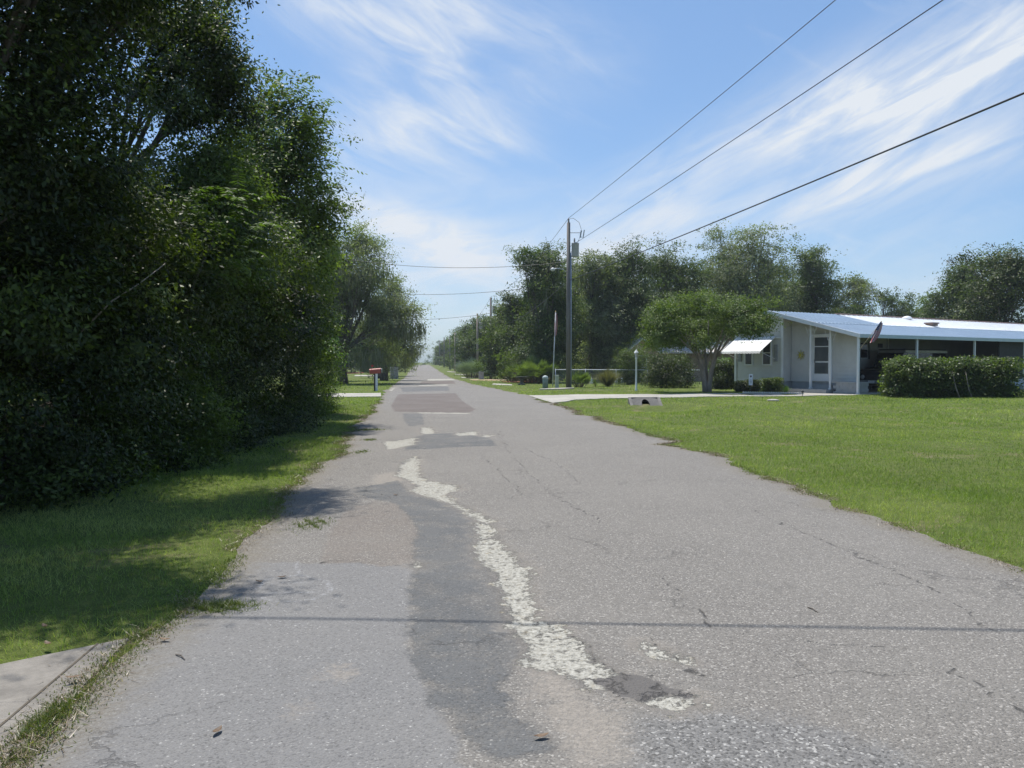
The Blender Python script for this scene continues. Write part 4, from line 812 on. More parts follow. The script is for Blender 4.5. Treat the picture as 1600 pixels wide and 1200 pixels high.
# roof: lower sheet, upper blue sheet, upper white sheet, ribs
def roofsheet(t0, t1, s0, s1, lift, m, name, rib=.30):
    mb = MB(); z = lambda s: roofz(s) + lift
    mb.prism([(s0, z(s0)), (s1, z(s1)), (s1, z(s1) - .03), (s0, z(s0) - .03)], 0, t0, t1); tq = t0 + .06
    while tq < t1 - .08:
        mb.prism([(s0 + .003, z(s0) + .002), (s1 - .02, z(s1) + .002), (s1 - .02, z(s1) + .028), (s0 + .003, z(s0) + .028)], 0, tq, tq + .05); tq += rib
    return mb.build(name, m, h)
roofsheet(0, RLEN, 0, 2.56, 0, ROOFM, 'lower_roof'); roofsheet(0, 6.1, 2.50, 5.4, .05, ROOFM, 'upper_roof'); roofsheet(6.13, RLEN, 2.50, 5.4, .052, ROOFW, 'coated_roof', .5)
mb = MB(); mb.prism([(5.42, roofz(5.42) + .05), (8.1, roofz(8.1) + .05), (8.1, roofz(8.1) + .02), (5.42, roofz(5.42) + .02)], 0, 0, RLEN); mb.build('rear_roof', ROOFW, h)
mb = MB(); mb.box(6.0, RLEN, 5.30, 5.50, roofz(5.4) + .085, roofz(5.4) + .12); mb.build('ridge_cap', mat('rusty_ridge', (.34, .22, .19), .7, .25, 3), h)
fa = MB(); fa.box(-.02, RLEN, -.05, -.004, 2.75, 2.93); fa.build('fascia', mat('fascia_blue', (.45, .53, .55), .45, .05, 2), h)
fa = MB(); fa.prism([(-.04, 2.93), (5.4, roofz(5.4) + .085), (8.12, roofz(8.12) + .085), (8.12, roofz(8.12) - .10), (5.4, roofz(5.4) - .13), (-.04, 2.74)], 0, -.05, -.004); fa.build('rake_board', TRIM, h)
so_ = MB(); so_.prism([(.01, 2.83), (4.66, roofz(4.66) - .085), (4.66, roofz(4.66) - .10), (.01, 2.815)], 0, 0.0, RLEN); so_.build('soffit', LINING_SHADE, h)
# windows of the gable
def window(s0, s1, z0, z1):
    f = MB(); f.box(.17, .262, s0 - .06, s1 + .06, z0 - .06, z0); f.box(.17, .262, s0 - .06, s1 + .06, z1, z1 + .06); f.box(.17, .262, s0 - .06, s0, z0, z1); f.box(.17, .262, s1, s1 + .06, z0, z1); zm = (z0 + z1) / 2; f.box(.18, .262, s0, s1, zm - .02, zm + .02)
    w = f.build('window', TRIM, h); p = MB(); p.box(.195, .255, s0, s1, z0, z1); p.build('pane', GLASS, w)
window(6.62, 7.05, 1.46, 2.68); window(5.38, 5.86, 1.46, 2.68)
for s0 in (4.95, 7.35):
    mb = MB(); mb.box(.19, .24, s0, s0 + .22, 1.6, 2.5)
    for k in range(8): mb.box(.18, .191, s0 + .03, s0 + .19, 1.65 + k * .1, 1.71 + k * .1)
    mb.build('shutter', mat('grey_shutter', (.30, .31, .32), .6), h)
aw = MB(); Na = 26; s0, s1 = 5.05, 7.62
for k in range(Na):
    a, b_ = s0 + (s1 - s0) * k / Na, s0 + (s1 - s0) * (k + 1) / Na; up = .018 if k % 2 else 0
    aw.add([(.2, a, 2.93 + up), (.2, b_, 2.93 + up), (-1.05, b_, 2.14 + up), (-1.05, a, 2.14 + up), (-1.09, a, 2.02 + up), (-1.09, b_, 2.02 + up)], [(0, 1, 2, 3), (3, 2, 5, 4)])
    aw.add([(.2, b_, 2.93), (.2, b_, 2.948), (-1.05, b_, 2.158), (-1.05, b_, 2.14)], [(0, 1, 2, 3)])
aw_o = aw.build('awning', WHITE_METAL, h); sdm = aw_o.modifiers.new('thick', 'SOLIDIFY'); sdm.thickness = .012
mb = MB(); mb.tube([(.2, 5.1, 1.75), (-1.0, 5.1, 2.12)], .012, 6); mb.tube([(.2, 7.55, 1.75), (-1.0, 7.55, 2.12)], .012, 6); mb.build('awning_arm', WHITE, aw_o)
# door
d = MB(); d.box(0.920, 0.940, 2.22, 3.30, .60, 2.98); d.box(0.895, 0.920, 2.18, 2.28, .6, 3.02); d.box(0.895, 0.920, 3.24, 3.34, .6, 3.02); d.box(0.895, 0.920, 2.28, 3.24, 2.92, 3.02); do = d.build('door', TRIM, h)
d = MB(); d.box(0.910, 0.919, 2.36, 3.16, 1.62, 2.35); d.box(0.910, 0.919, 2.36, 3.16, 2.40, 2.84); d.box(0.910, 0.919, 2.36, 3.16, .98, 1.55); d.build('pane', mat('screen_glass', (.075, .085, .09), .12, .1, 4), do)
d = MB(); d.box(0.885, 0.910, 3.12, 3.16, 1.55, 1.72); d.build('handle', IRON, do)
for s in (1.79, 2.94, .08):
    zt = roofz(s) - .12; p = MB(); x0 = .32 if s > .5 else .04
    p.box(x0, x0 + .1, s, s + .1, .19 if s > .5 else 0.02, zt); p.box(x0 - .02, x0 + .12, s - .02, s + .12, .19 if s > .5 else 0.02, .28 if s > .5 else .1); po = p.build('porch_post', TRIM, h)
    if s > .5:
        b2 = MB()
        for sg in (-1, 1):
            pts = [(x0 + .05, s + .05 + sg * (.06 + .26 * k / 8), zt - .62 + .5 * (k / 8) ** 1.6 + .05 * math.sin(k * 1.6)) for k in range(9)]; b2.tube(pts, .014, 5)
            b2.tube([(x0 + .05, s + .05 + sg * (.14 + .05 * math.cos(q)), zt - .30 + .05 * math.sin(q)) for q in np.linspace(0, 5.5, 9)], .011, 5)
        b2.build('scroll_bracket', WHITE, po)
for tq in (5.1, 10.9, 16.7, 22.5): p = MB(); p.box(tq, tq + .09, .05, .14, .02, 2.80); p.build('carport_post', TRIM, h)
f = MB(); f.box(7.1, 7.9, 4.60, 4.645, 1.75, 2.75); w = f.build('window', TRIM, h); p = MB(); p.box(7.17, 7.83, 4.585, 4.60, 1.82, 2.68); p.build('pane', GLASS, w)
for t0 in (6.85, 7.92): mb = MB(); mb.box(t0, t0 + .22, 4.63, 4.665, 1.75, 2.75); mb.build('shutter', mat('dark_shutter', (.05, .06, .07), .6), h)
mb = MB(); mb.box(9.0, 9.45, 4.64, 4.67, 2.42, 2.66); mb.build('number_plaque', IRON, h)
mb = MB(); mb.box(14.6, RLEN - .5, .5, .6, .55, 2.8); mb.build('carport_dark_sheet', mat('carport_end_shade', (.035, .038, .04), .8), h)  # added dark sheet standing in for the deep shade at the carport's end
mb = MB(); mb.box(12.6, RLEN - .5, .35, .48, -.02, .56); mb.build('low_block_wall', mat('pale_blue_block', (.50, .55, .60), .8, .1, 3), h)
def roofpt(t_, s): return house(t_, s)
vx, vy = roofpt(11.6, 2.9); v_ = MB(); v_.box(-.28, .28, -.22, .22, 0, .12); v_.box(-.34, .34, -.28, .28, .12, .20)
v_.build('roof_vent', mat('brown_vent', (.22, .15, .12), .6, .2, 4), h, loc=(11.6, 2.9, roofz(2.9) + .06))
v_ = MB(); v_.lathe([(.30, 0), (.28, .10), (.18, .17), (.05, .2)], n=16); v_.build('roof_vent', WHITE_METAL, h, True, loc=(12.6, 5.0, roofz(5.0) + .05))
# flags
def flag_mat(name):
    m = bpy.data.materials.new(name); m.use_nodes = True; t = NT(m.node_tree); b = m.node_tree.nodes['Principled BSDF']; fu, fv = t.attr('fu'), t.attr('fv')
    stripe = t.m('LESS_THAN', t.m('FRACT', t.m('MULTIPLY', fv, 6.5)), .5); c = t.mix(stripe, (.68, .66, .64), (.42, .03, .04))
    canton = t.m('MULTIPLY', t.m('LESS_THAN', fu, .4), t.m('GREATER_THAN', fv, 6 / 13)); sx = t.m('SUBTRACT', t.m('FRACT', t.m('MULTIPLY', fu, 14.0)), .5); sy = t.m('SUBTRACT', t.m('FRACT', t.m('MULTIPLY', fv, 10.0)), .5)
    star = t.m('LESS_THAN', t.m('ADD', t.m('MULTIPLY', sx, sx), t.m('MULTIPLY', sy, sy)), .05); c = t.mix(canton, c, t.mix(star, (.02, .03, .12), (.7, .7, .7)))
    t.put(b.inputs['Base Color'], c); b.inputs['Roughness'].default_value = .8; return m
FLAG = flag_mat('flag_cloth')
def limp_flag(parent, top, down, L, wmax, seed):
    """limp cloth gathered in folds, hanging from top along down"""
    nu, nv = 26, 40; top = np.array(top, float); down = unit(np.array(down, float)); side = unit(np.cross(down, [0.3, 1, 0.2])); dep = np.cross(down, side); V = []; fu = []; fv = []
    for i in range(nu):
        a = i / (nu - 1); w = wmax * (.25 + .75 * math.sin(math.pi * min(1, .12 + a * .75)))
        for j in range(nv):
            q = j / (nv - 1); V.append(top + down * (a * L + .12 * L * (1 - q) * a) + side * (q - .35) * w + dep * .045 * math.sin(q * 17 + a * 3 + seed) * (.4 + a)); fu.append(a); fv.append(1 - q)
    idx = [(i * nv + j, i * nv + j + 1, (i + 1) * nv + j + 1, (i + 1) * nv + j) for i in range(nu - 1) for j in range(nv - 1)]
    return link('flag', np_mesh('flag', np.array(V), 4, [('fu', 'POINT', fu), ('fv', 'POINT', fv)], True, np.array(idx)), FLAG, parent)
b0 = at(1343, 546, 39.75); tip = at(1377, 503, 39.1); root = empty('porch_flag', b0, 0, 'striped flag with blue star field on a slanted pole fixed to the porch post', 'flag')
MB().tube([(0, 0, 0), tuple(tip - b0)], .014, 8).build('flag_staff', mat('wood_staff', (.5, .42, .32), .5), root, True)
MB().lathe([(.0, -.03), (.03, -.02), (.035, .02), (0, .05)], tuple(tip - b0), 8).build('finial', mat('gold', (.6, .42, .12), .35, metal=.6), root, True)
limp_flag(root, tip - b0 + np.array([-.02, -.03, -.02]), (-.50, -.05, -1.0), 1.0, .26, 1)
# wall ornament, sign, edging, lights
oc = house(.93, 4.0); root = MB()
for k in range(8): a = k * math.pi / 4; root.add([(0, .11 * math.cos(a - .4), .11 * math.sin(a - .4)), (-.02, .3 * math.cos(a), .3 * math.sin(a)), (0, .11 * math.cos(a + .4), .11 * math.sin(a + .4)), (-.05, .09 * math.cos(a), .09 * math.sin(a))], [(0, 1, 3), (1, 2, 3)])
root.add([(-.06, .09 * math.cos(k * .785), .09 * math.sin(k * .785)) for k in range(8)], [tuple(range(8))])
ob = root.build('wall_ornament', mat('yellow_petals', (.48, .42, .06), .6, .3, 8), loc=(*oc, 1.95)); ob.rotation_euler = (0, 0, HA); tag(ob, 'yellow flower-shaped ornament hanging on the porch wall left of the door', 'wall ornament')
sg = at(1173, 590, 41.6); g0 = gz(sg[0], sg[1]); root = empty('yard_sign', (sg[0], sg[1], g0), .15, 'narrow white yard sign with a dark emblem, tilted in front of the gable hedge', 'sign')
mb = MB(); mb.box(-.10, .10, -.015, .015, .42, .98); pl = mb.build('board', WHITE, root); mb = MB(); mb.lathe([(0, 0), (.05, 0), (.05, .004), (0, .004)], n=12); e_ = mb.build('emblem', IRON, pl); e_.location = (0, -.017, .86); e_.rotation_euler = (R(90), 0, 0)
mb = MB()
for k in range(3): mb.box(-.06, .06, -.019, -.0155, .52 + k * .07, .55 + k * .07)
mb.build('lettering', mat('grey_print', (.25, .25, .26), .7), pl); mb = MB(); mb.box(-.012, .012, -.01, .01, -.1, .42); mb.build('stake', IRON, root)
mb = MB(); e0, e1 = at(1160, 613, 41.3), at(1256, 613.5, 40.2)
for k in range(26):
    p = e0 + (e1 - e0) * (k + .5) / 26; mb.lathe([(.055, 0), (.055, .08), (.03, .11), (.0, .115)], (p[0] - e0[0], p[1] - e0[1], 0), 8)
tag(mb.build('garden_edging', mat('cast_edging', (.55, .52, .46), .8, .2, 6), loc=(e0[0], e0[1], gz(e0[0], e0[1]))), 'scalloped concrete edging along the flower bed by the gable', 'edging')
p = gnd(1254, 620); mb = MB(); mb.lathe([(.012, -.02), (.012, .18), (.05, .19), (.06, .24), (.03, .30), (0, .31)], n=10); tag(mb.build('path_light', IRON, loc=p, smooth=True), 'small black path light on the driveway edge near the steps', 'path light')
p = gnd(1208, 626); mb = MB(); mb.lathe([(0, 0), (.28, .0), (.26, .05), (.14, .075), (0, .07)], n=14); o = tag(mb.build('sprinkler_ring', mat('pale_stone', (.36, .34, .30), .8), loc=(p[0], p[1], p[2]), smooth=True), 'flat pale concrete ring lying in the front lawn', 'lawn ring'); o.scale = (.9, .8, .8)
# antenna
p = at(1362, 500, 62); g0 = gz(p[0], p[1]); mb = MB(); mb.tube([(0, 0, 0), (0, 0, 7.6)], .025, 6)
for k in range(6): mb.tube([(-.5 + .06 * k, 0, 6.3 + k * .22), (.5 - .06 * k, 0, 6.3 + k * .22)], .012, 4)
mb.tube([(0, -.6, 6.9), (0, .6, 6.9)], .015, 4); tag(mb.build('aerial', GALV, loc=(p[0], p[1], g0)), 'thin aerial mast rising behind the metal roof', 'antenna')

# ------------------------------------------------------------------ vehicles under the carport
def wheel(parent, x, y, r):
    w = bpy.data.objects.new('wheel', None); COL.objects.link(w); w.parent = parent; w.location = (x, y, r); w.rotation_euler = (R(90), 0, 0)
    MB().lathe([(r * .62, -.10), (r * .95, -.10), (r, -.06), (r, .06), (r * .95, .10), (r * .62, .10)], n=24).build('tyre', mat('tyre_rubber', (.018, .018, .018), .8), w, True)
    MB().lathe([(0, -.06), (r * .3, -.07), (r * .6, -.05), (r * .62, .09), (r * .2, .1), (0, .1)], n=20).build('rim', GALV, w, True)
def vehicle(name, t0, s0, L, W, prof, glassprof, m, label, cat, grille=True, stripe=None):
    """nose towards -t; prof: side outline (x,z) of body, glassprof: of the cabin"""
    o = house(t0, s0); root = empty(name, (*o, .035), HA, label, cat)
    mb = MB(); n = len(prof); secs = [(0, .94), (.08, 1.0), (.92, 1.0), (1.0, .94)]; vs = []
    for q, k in secs: vs += [(x if k == 1 else x * .985 + .03, W * q, .28 + (z - .28) * (1 if k == 1 else .97)) for x, z in prof]
    fs = [tuple(range(n))[::-1], tuple(range(3 * n, 4 * n))] + [(j * n + i, j * n + (i + 1) % n, (j + 1) * n + (i + 1) % n, (j + 1) * n + i) for j in range(3) for i in range(n)]
    mb.add(vs, fs); mb.build('body', m, root, bevel=.03)
    mb = MB(); n = len(glassprof); vs = [(x, W * .10 + .0 * z, z) for x, z in glassprof] + [(x, W * .90, z) for x, z in glassprof]
    mb.add(vs, [tuple(range(n))[::-1], tuple(range(n, 2 * n))] + [(i, (i + 1) % n, n + (i + 1) % n, n + i) for i in range(n)]); mb.build('windows', GLASS, root)
    zr = max(z for x, z in glassprof); xs = [x for x, z in glassprof if z > zr - .05]
    mb = MB(); mb.box(min(xs) - .05, max(xs) + .05, W * .08, W * .92, zr - .01, zr + .06); mb.build('roof', m, root, bevel=.03)
    if stripe: mb = MB(); mb.box(min(xs) - .10, max(xs) + .08, W * .05, W * .95, zr - .16, zr - .012); mb.build('roof_band', stripe, root, bevel=.02)
    for x in (L * .18, L * .82):
        for y in (.06, W - .06): wheel(root, x, y, .35)
    zn = prof[1][1]
    if grille:
        mb = MB(); mb.box(-.05, -.006, W * .3, W * .7, zn * .62, zn * .86)
        for k in range(7): mb.box(-.06, -.051, W * (.32 + .055 * k), W * (.335 + .055 * k), zn * .63, zn * .85)
        mb.build('grille', IRON, root)
    for y in (.17, .83):
        l = MB(); l.lathe([(0, 0), (.10, 0), (.115, .03), (.08, .06), (0, .07)], n=16); q = l.build('headlight', mat('lamp_lens', (.5, .5, .5), .08, .05, 4), root, True); q.location = (-.005, W * y, zn * .74); q.rotation_euler = (0, R(-90), 0)
    mb = MB(); mb.box(-.14, .02, .05, W - .05, .42, .60); mb.build('bumper', mat('chrome_bumper', (.45, .46, .48), .25, .05, 4, metal=.5), root, bevel=.02)
    mb = MB(); mb.box(-.16, -.142, W * .40, W * .60, .44, .58); mb.build('licence_plate', WHITE, root)
    return root
vehicle('parked_car', 3.7, .75, 4.2, 1.75, [(0, .3), (0, 1.02), (.15, 1.12), (1.25, 1.2), (4.1, 1.2), (4.2, .9), (4.2, .3)], [(1.2, 1.19), (1.65, 1.62), (3.6, 1.62), (4.0, 1.19)], BLACK, 'black car parked nose out under the carport beside the corner post', 'car')
vehicle('parked_van', 6.8, 2.3, 6.0, 1.95, [(0, .3), (0, 1.1), (.2, 1.25), (.9, 1.35), (5.9, 1.35), (6.0, 1.0), (6.0, .3)], [(.8, 1.34), (1.35, 2.22), (5.6, 2.22), (5.9, 1.34)], BLACK, 'dark van with a pale band below its roof, seen above the long hedge', 'van', True, mat('pale_band', (.42, .40, .38), .5))

# ------------------------------------------------------------------ tan cottage behind
Yc = 74.0; cx = (1003 - 800) / F * Yc; z0 = gz(cx, Yc); c = empty('cottage', (cx, Yc, z0), .12, 'small tan cottage with a gable end, behind the round shrub and wire fence', 'house')
TAN = mat('tan_stucco', (.36, .27, .17), .8, .12, 2, .2)
mb = MB(); mb.prism([(-1.25, 0), (1.25, 0), (1.25, 2.75), (0, 3.75), (-1.25, 2.75)], 1, 0, 4); mb.build('gable_wall', TAN, c)
mb = MB(); mb.box(1.25, 11, 1.2, 6, 0, 2.7); mb.build('wall', mat('eave_shade_wall', (.20, .14, .10), .8), c)  # wall colour carries the brown shade under the eave
PALE_ROOF = mat('pale_shingle', (.46, .43, .40), .8, .15, 3, .2)
mb = MB(); mb.prism([(-1.6, 2.50), (0, 3.80), (1.6, 2.50), (1.6, 2.62), (0, 3.95), (-1.6, 2.62)], 1, -.35, 4.0); rf = mb.build('gable_roof', PALE_ROOF, c)
mb = MB(); mb.prism([(.7, 2.55), (3.6, 3.65), (6.5, 2.55), (6.5, 2.67), (3.6, 3.78), (.7, 2.67)], 0, 1.0, 11.4); mb.build('roof', PALE_ROOF, c)
f = MB(); f.box(-.45, .45, -.05, -.002, 1.25, 2.35); w = f.build('window', WHITE, c); p = MB(); p.box(-.36, -.03, -.06, -.051, 1.33, 2.27); p.box(.03, .36, -.06, -.051, 1.33, 2.27); p.build('pane', GLASS, w)

# ------------------------------------------------------------------ chain link fence
fa0, fa1 = at(868, 576, 63), at(1112, 577, 60); L_ = np.hypot(*(fa1 - fa0)[:2]); ang = math.atan2(fa1[1] - fa0[1], fa1[0] - fa0[0]); z0 = gz(fa0[0], fa0[1])
fz = empty('chain_link_fence', (fa0[0], fa0[1], z0), ang, 'galvanised chain link fence crossing the yard behind the utility pole', 'fence')
m = bpy.data.materials.new('chain_link'); m.use_nodes = True; t = NT(m.node_tree); b = m.node_tree.nodes['Principled BSDF']; sp_ = t.n('ShaderNodeSeparateXYZ'); t.put(sp_.inputs[0], t.n('ShaderNodeTexCoord').outputs['Object'])
d1 = t.m('FRACT', t.m('MULTIPLY', t.m('ADD', sp_.outputs[0], sp_.outputs[2]), 14.0)); d2 = t.m('FRACT', t.m('MULTIPLY', t.m('SUBTRACT', sp_.outputs[0], sp_.outputs[2]), 14.0))
t.put(b.inputs['Alpha'], t.m('MAXIMUM', t.m('LESS_THAN', d1, .07), t.m('LESS_THAN', d2, .07))); b.inputs['Base Color'].default_value = (.4, .42, .44, 1); b.inputs['Metallic'].default_value = .6; b.inputs['Roughness'].default_value = .45
mb = MB(); mb.add([(0, 0, .03), (L_, 0, .03), (L_, 0, 1.15), (0, 0, 1.15)], [(0, 1, 2, 3)]); mb.build('wire_mesh', m, fz)
MB().tube([(0, 0, 1.17), (L_, 0, 1.17)], .03, 8).build('top_rail', mat('rail_steel', (.58, .60, .62), .45, .1, 5), fz, True)
for k in range(6): MB().tube([(L_ * k / 5, 0, -.1), (L_ * k / 5, 0, 1.24)], .035, 8).build('post', GALV, fz, True)
for k, (u, lab) in enumerate(((924, 'small white garden ornament behind the wire fence, nearest the fence post'), (963, 'small white garden ornament behind the fountain grass'), (972, 'small white garden ornament right of the fountain grass'), (985, 'small white garden ornament below the clipped dome shrub'))):
    p = at(u, 585, 68); mb = MB(); mb.lathe([(.11, 0), (.13, .1), (.08, .28), (.10, .36), (.06, .46), (0, .5)], n=10); tag(mb.build('garden_ornament', WHITE, loc=(p[0], p[1], gz(p[0], p[1]))), lab, 'ornament', 'white garden ornaments')

# ------------------------------------------------------------------ utility poles and wires
def xform(parent, x, z, s=1.0):
    mb = MB(); mb.lathe([(.0, 0), (.20 * s, .0), (.24 * s, .05), (.24 * s, .85 * s), (.26 * s, .86 * s), (.20 * s, .93 * s), (0, .95 * s)], (x, 0, z), 18)
    o = mb.build('transformer', XFMR, parent, True); MB().lathe([(.03, 0), (.06, .04), (.04, .09), (.06, .13), (.04, .18), (.05, .24), (.0, .3)], (x - .05, 0, z + .93 * s), 10).build('bushing', PORCELAIN, o, True); return o
def upole(u, Y, top, label, m=POLE, x=None, tr=None, r=.135, rb=None):
    x = (u - 800) / F * Y if x is None else x; z0 = gz(x, Y); H = EYE + (565 - top) / F * Y - z0; root = empty('utility_pole', (x, Y, z0), 0, label, 'utility pole', 'utility poles along the road')
    MB().tube([(0, 0, -.3), (0, 0, H * .5), (0, 0, H)], [rb or r * 1.15, r, r * .78], 12).build('pole', m, root, True)
    if tr: xform(root, .42, tr - z0)
    return root, x, z0, H
P1, x1, z1, H1 = upole(888, 52, 349, 'nearest wooden utility pole with a transformer and streetlight arm')
xform(P1, .42, 8.15 - z1, .95); mb = MB(); mb.tube([(.1, 0, 9.65 - z1), (.72, 0, 9.65 - z1)], .022, 6); mb.tube([(.72, 0, 9.35 - z1), (.80, 0, 9.8 - z1)], .045, 8); mb.tube([(.92, 0, 9.4 - z1), (.98, 0, 9.82 - z1)], .035, 8); mb.tube([(.74, 0, 9.4 - z1), (.95, 0, 9.35 - z1)], .02, 6); mb.build('cutout_switch', XFMR, P1)
mb = MB(); mb.tube([(.72, 0, 9.36 - z1), (.55, 0, 9.05 - z1), (.40, 0, 8.75 - z1), (.38, 0, 9.3 - z1 - .2)], .012, 5); mb.tube([(.80, 0, 9.85 - z1), (.65, 0, 10.3 - z1), (.3, 0, 10.55 - z1), (.05, 0, H1 + .25)], .012, 5); mb.build('jumper_wire', CABLE, P1)
MB().lathe([(.03, 0), (.07, .06), (.04, .12), (.07, .18), (.03, .26), (0, .3)], (0, 0, H1), 10).build('insulator', PORCELAIN, P1, True)
mb = MB(); mb.tube([(-.1, -.1, 7.15 - z1), (-.35, -.2, 7.35 - z1), (-.75, -.3, 7.4 - z1), (-.95, -.35, 7.36 - z1)], .028, 8); ar = mb.build('streetlight_arm', GALV, P1, True)
mb = MB(); mb.lathe([(0, .1), (.09, .08), (.15, 0), (.13, -.08), (0, -.14)], (-1.0, -.36, 7.34 - z1), 14); mb.build('lamp_head', mat('lamp_grey', (.6, .6, .58), .4), ar, True)
MB().tube([(.17, -.1, -.1), (.16, -.1, 5.5 - z1), (.14, -.08, 8.4 - z1)], .035, 8).build('conduit', mat('grey_conduit', (.30, .33, .42), .5), P1, True)
P2, x2, z2, H2 = upole(767, 103, 465, 'dark utility pole with a round transformer, second along the road', POLE, None, 7.6, .15)
MB().tube([(.1, 0, H2 - .5), (.8, 0, H2 - .45), (.85, 0, H2 - .9)], .03, 6).build('cutout_switch', XFMR, P2)
P3, x3, z3, H3 = upole(746, 112, 490, 'pale shorter utility pole beside the grey-green fan palm', POLE_PALE, None, 6.0, .14)
upole(711, 165, 520, 'grey utility pole carrying a pale transformer, behind the fan palm', POLE_PALE, None, 5.4, .14)
for u, Y, top in ((703, 190, 524), (694, 235, 527), (687, 280, 532), (681, 330, 540)): upole(u, Y, top, 'small distant utility pole in the far right row', POLE, None, None, .15); 
for o in COL.objects:
    if o.get('label') == 'small distant utility pole in the far right row': o['group'] = 'distant utility poles'
def wire(a, b, sag, r, label, n=28, group='overhead wires', name='overhead_wire'):
    a, b = np.array(a, float), np.array(b, float); pts = []
    for k in range(n + 1):
        q = k / n; p = a + (b - a) * q; p[2] -= 4 * sag * q * (1 - q); pts.append(p - a)
    return tag(MB().tube(pts, r, 6).build(name, CABLE, loc=a, smooth=True), label, 'wire', group)
E1 = (13.9, -27)
top1 = z1 + H1 + .28
wire((x1, 52, top1), (E1[0], E1[1], 10.6), .35, .011, 'topmost thin overhead wire running from the nearest pole tip to the upper right')
wire((x1 + .42, 52, 9.0), (E1[0] + .1, E1[1], 8.9), .25, .012, 'middle overhead wire leaving above the transformer toward the upper right')
wire((x1 + .1, 52, 6.7), (E1[0] + .1, E1[1], 6.0), .25, .019, 'thick lowest overhead cable running across the house trees to the right edge')
wire((x1, 52, top1), (x2, 103, z2 + H2 + .1), .9, .013, 'topmost wire from the nearest pole to the second pole')
wire((x1 + .3, 52, 9.0), (x2 + .3, 103, 8.3), .9, .012, 'lower wire from the nearest transformer to the second pole')
wire((x1 - .1, 52, 6.6), (x2, 103, 6.0), .8, .02, 'thick communication cable from the nearest pole to the second pole')
wire((x1, 52, 7.85), (-12.5, 58, 8.9), .55, .016, 'service wire crossing the road from the nearest pole into the mossy oak')
wire((1.0, 80, 8.6), (-15, 88, 8.9), .35, .02, 'middle service wire crossing the road above the stone pillar')
wire((x2, 103, 7.6), (-18, 112, 7.4), .4, .022, 'lower service wire crossing the road from the second pole')
wire((x2, 103, z2 + H2), (-11.6, 190, 8.5), .9, .014, 'far overhead wire continuing along the road beyond the second pole')
# cable that crosses the road above the photographer (only its shadow lies on the asphalt)
sx, sy = sun_dir.x / sun_dir.z * 6.6, sun_dir.y / sun_dir.z * 6.6
wire((-4.8 + sx, 5.28 + sy, 6.8), (14 + sx, 4.25 + sy, 6.6), .03, .014, 'overhead cable crossing the road close by, casting a thin shadow line on the asphalt')

# ------------------------------------------------------------------ street furniture
# white lamp post
p = at(994, 612, 44.0); z0 = gz(p[0], p[1]); r0 = empty('lamp_post', (p[0], p[1], z0), 0, 'white garden lamp post with a small lantern beside the driveway', 'lamp post')
MB().lathe([(.07, -.05), (.07, .1), (.05, .14), (.05, 1.72), (.075, 1.75), (.05, 1.8)], n=12).build('post', WHITE, r0, True)
lt = MB().lathe([(.06, 1.8), (.10, 2.02), (.10, 2.04), (.05, 2.04)], n=6).build('lantern_glass', mat('frosted_glass', (.5, .5, .48), .2), r0)
MB().lathe([(.13, 2.04), (.10, 2.10), (.05, 2.16), (.02, 2.22), (0, 2.25)], n=6).build('lantern_cap', WHITE, r0)
# flagpoles
p = at(868, 603, 56.5); z0 = gz(p[0], p[1]); r0 = empty('flagpole', (p[0], p[1], z0), 0, 'tall pale flagpole with a limp striped flag just left of the nearest utility pole', 'flagpole', 'flagpoles')
Hf = EYE + (565 - 487) / F * 56.5 - z0; MB().tube([(-.2, 0, -.1), (0, 0, Hf)], [.04, .025], 8).build('pole', mat('pale_steel', (.6, .6, .6), .4), r0, True); limp_flag(r0, (.02, 0, Hf - .1), (-.04, 0, -1), 1.5, .22, 3)
MB().lathe([(0, -.05), (.05, 0), (0, .05)], (0, 0, Hf), 10).build('finial', mat('brass_ball', (.6, .45, .15), .3, metal=.6), r0, True)
p = gnd(562, 583.5); r0 = empty('flagpole', p, 0, 'short flagpole with a red flag on the left lawn under the mossy oak', 'flagpole', 'flagpoles'); Hf = 46 / F * p[1]
MB().tube([(0, 0, -.1), (0, 0, Hf)], [.05, .035], 8).build('pole', WHITE, r0, True)
f_ = MB(); 
for k in range(8): f_.add([(.04 + .03 * math.sin(k), .05 * math.cos(k), Hf - .1 - k * .14), (.28 + .08 * math.sin(k * 1.3), .08 * math.sin(k), Hf - .2 - k * .15), (.26 + .08 * math.sin(k * 1.3 + 1.3), .08 * math.sin(k + 1), Hf - .2 - (k + 1) * .15), (.04 + .03 * math.sin(k + 1), .05 * math.cos(k + 1), Hf - .1 - (k + 1) * .14)], [(0, 1, 2, 3)])
f_.build('flag', mat('red_flag', (.42, .06, .05), .8, .3, 8), r0)
# red mailbox
p = at(587, 610, 45.5); z0 = gz(p[0], p[1]); r0 = empty('mailbox', (p[0], p[1], z0), .25, 'red mailbox on a white and black post beside the left driveway', 'mailbox', 'mailboxes along the left verge')
prof = [(-.13, 0), (.13, 0)] + [(.13 * math.cos(a), .15 + .13 * math.sin(a)) for a in np.linspace(0, math.pi, 9)]
mb = MB(); mb.prism(prof, 0, -.40, .34); r0.scale = (.82, .82, 1.0); bx = mb.build('box', mat('red_enamel', (.34, .065, .04), .45, .15, 4), r0, loc=(0, 0, .95)); bx.rotation_euler = (0, R(-4), 0)
mb = MB(); mb.prism([(q * 1.06, z * 1.03) for q, z in prof], 0, .342, .37); mb.build('door', mat('dark_door', (.06, .03, .03), .5), bx); mb = MB(); mb.lathe([(0, 0), (.12, 0), (.12, .015), (0, .015)], n=16); q = mb.build('reflector', WHITE, bx); q.location = (.42, 0, .13); q.rotation_euler = (0, R(90), 0)
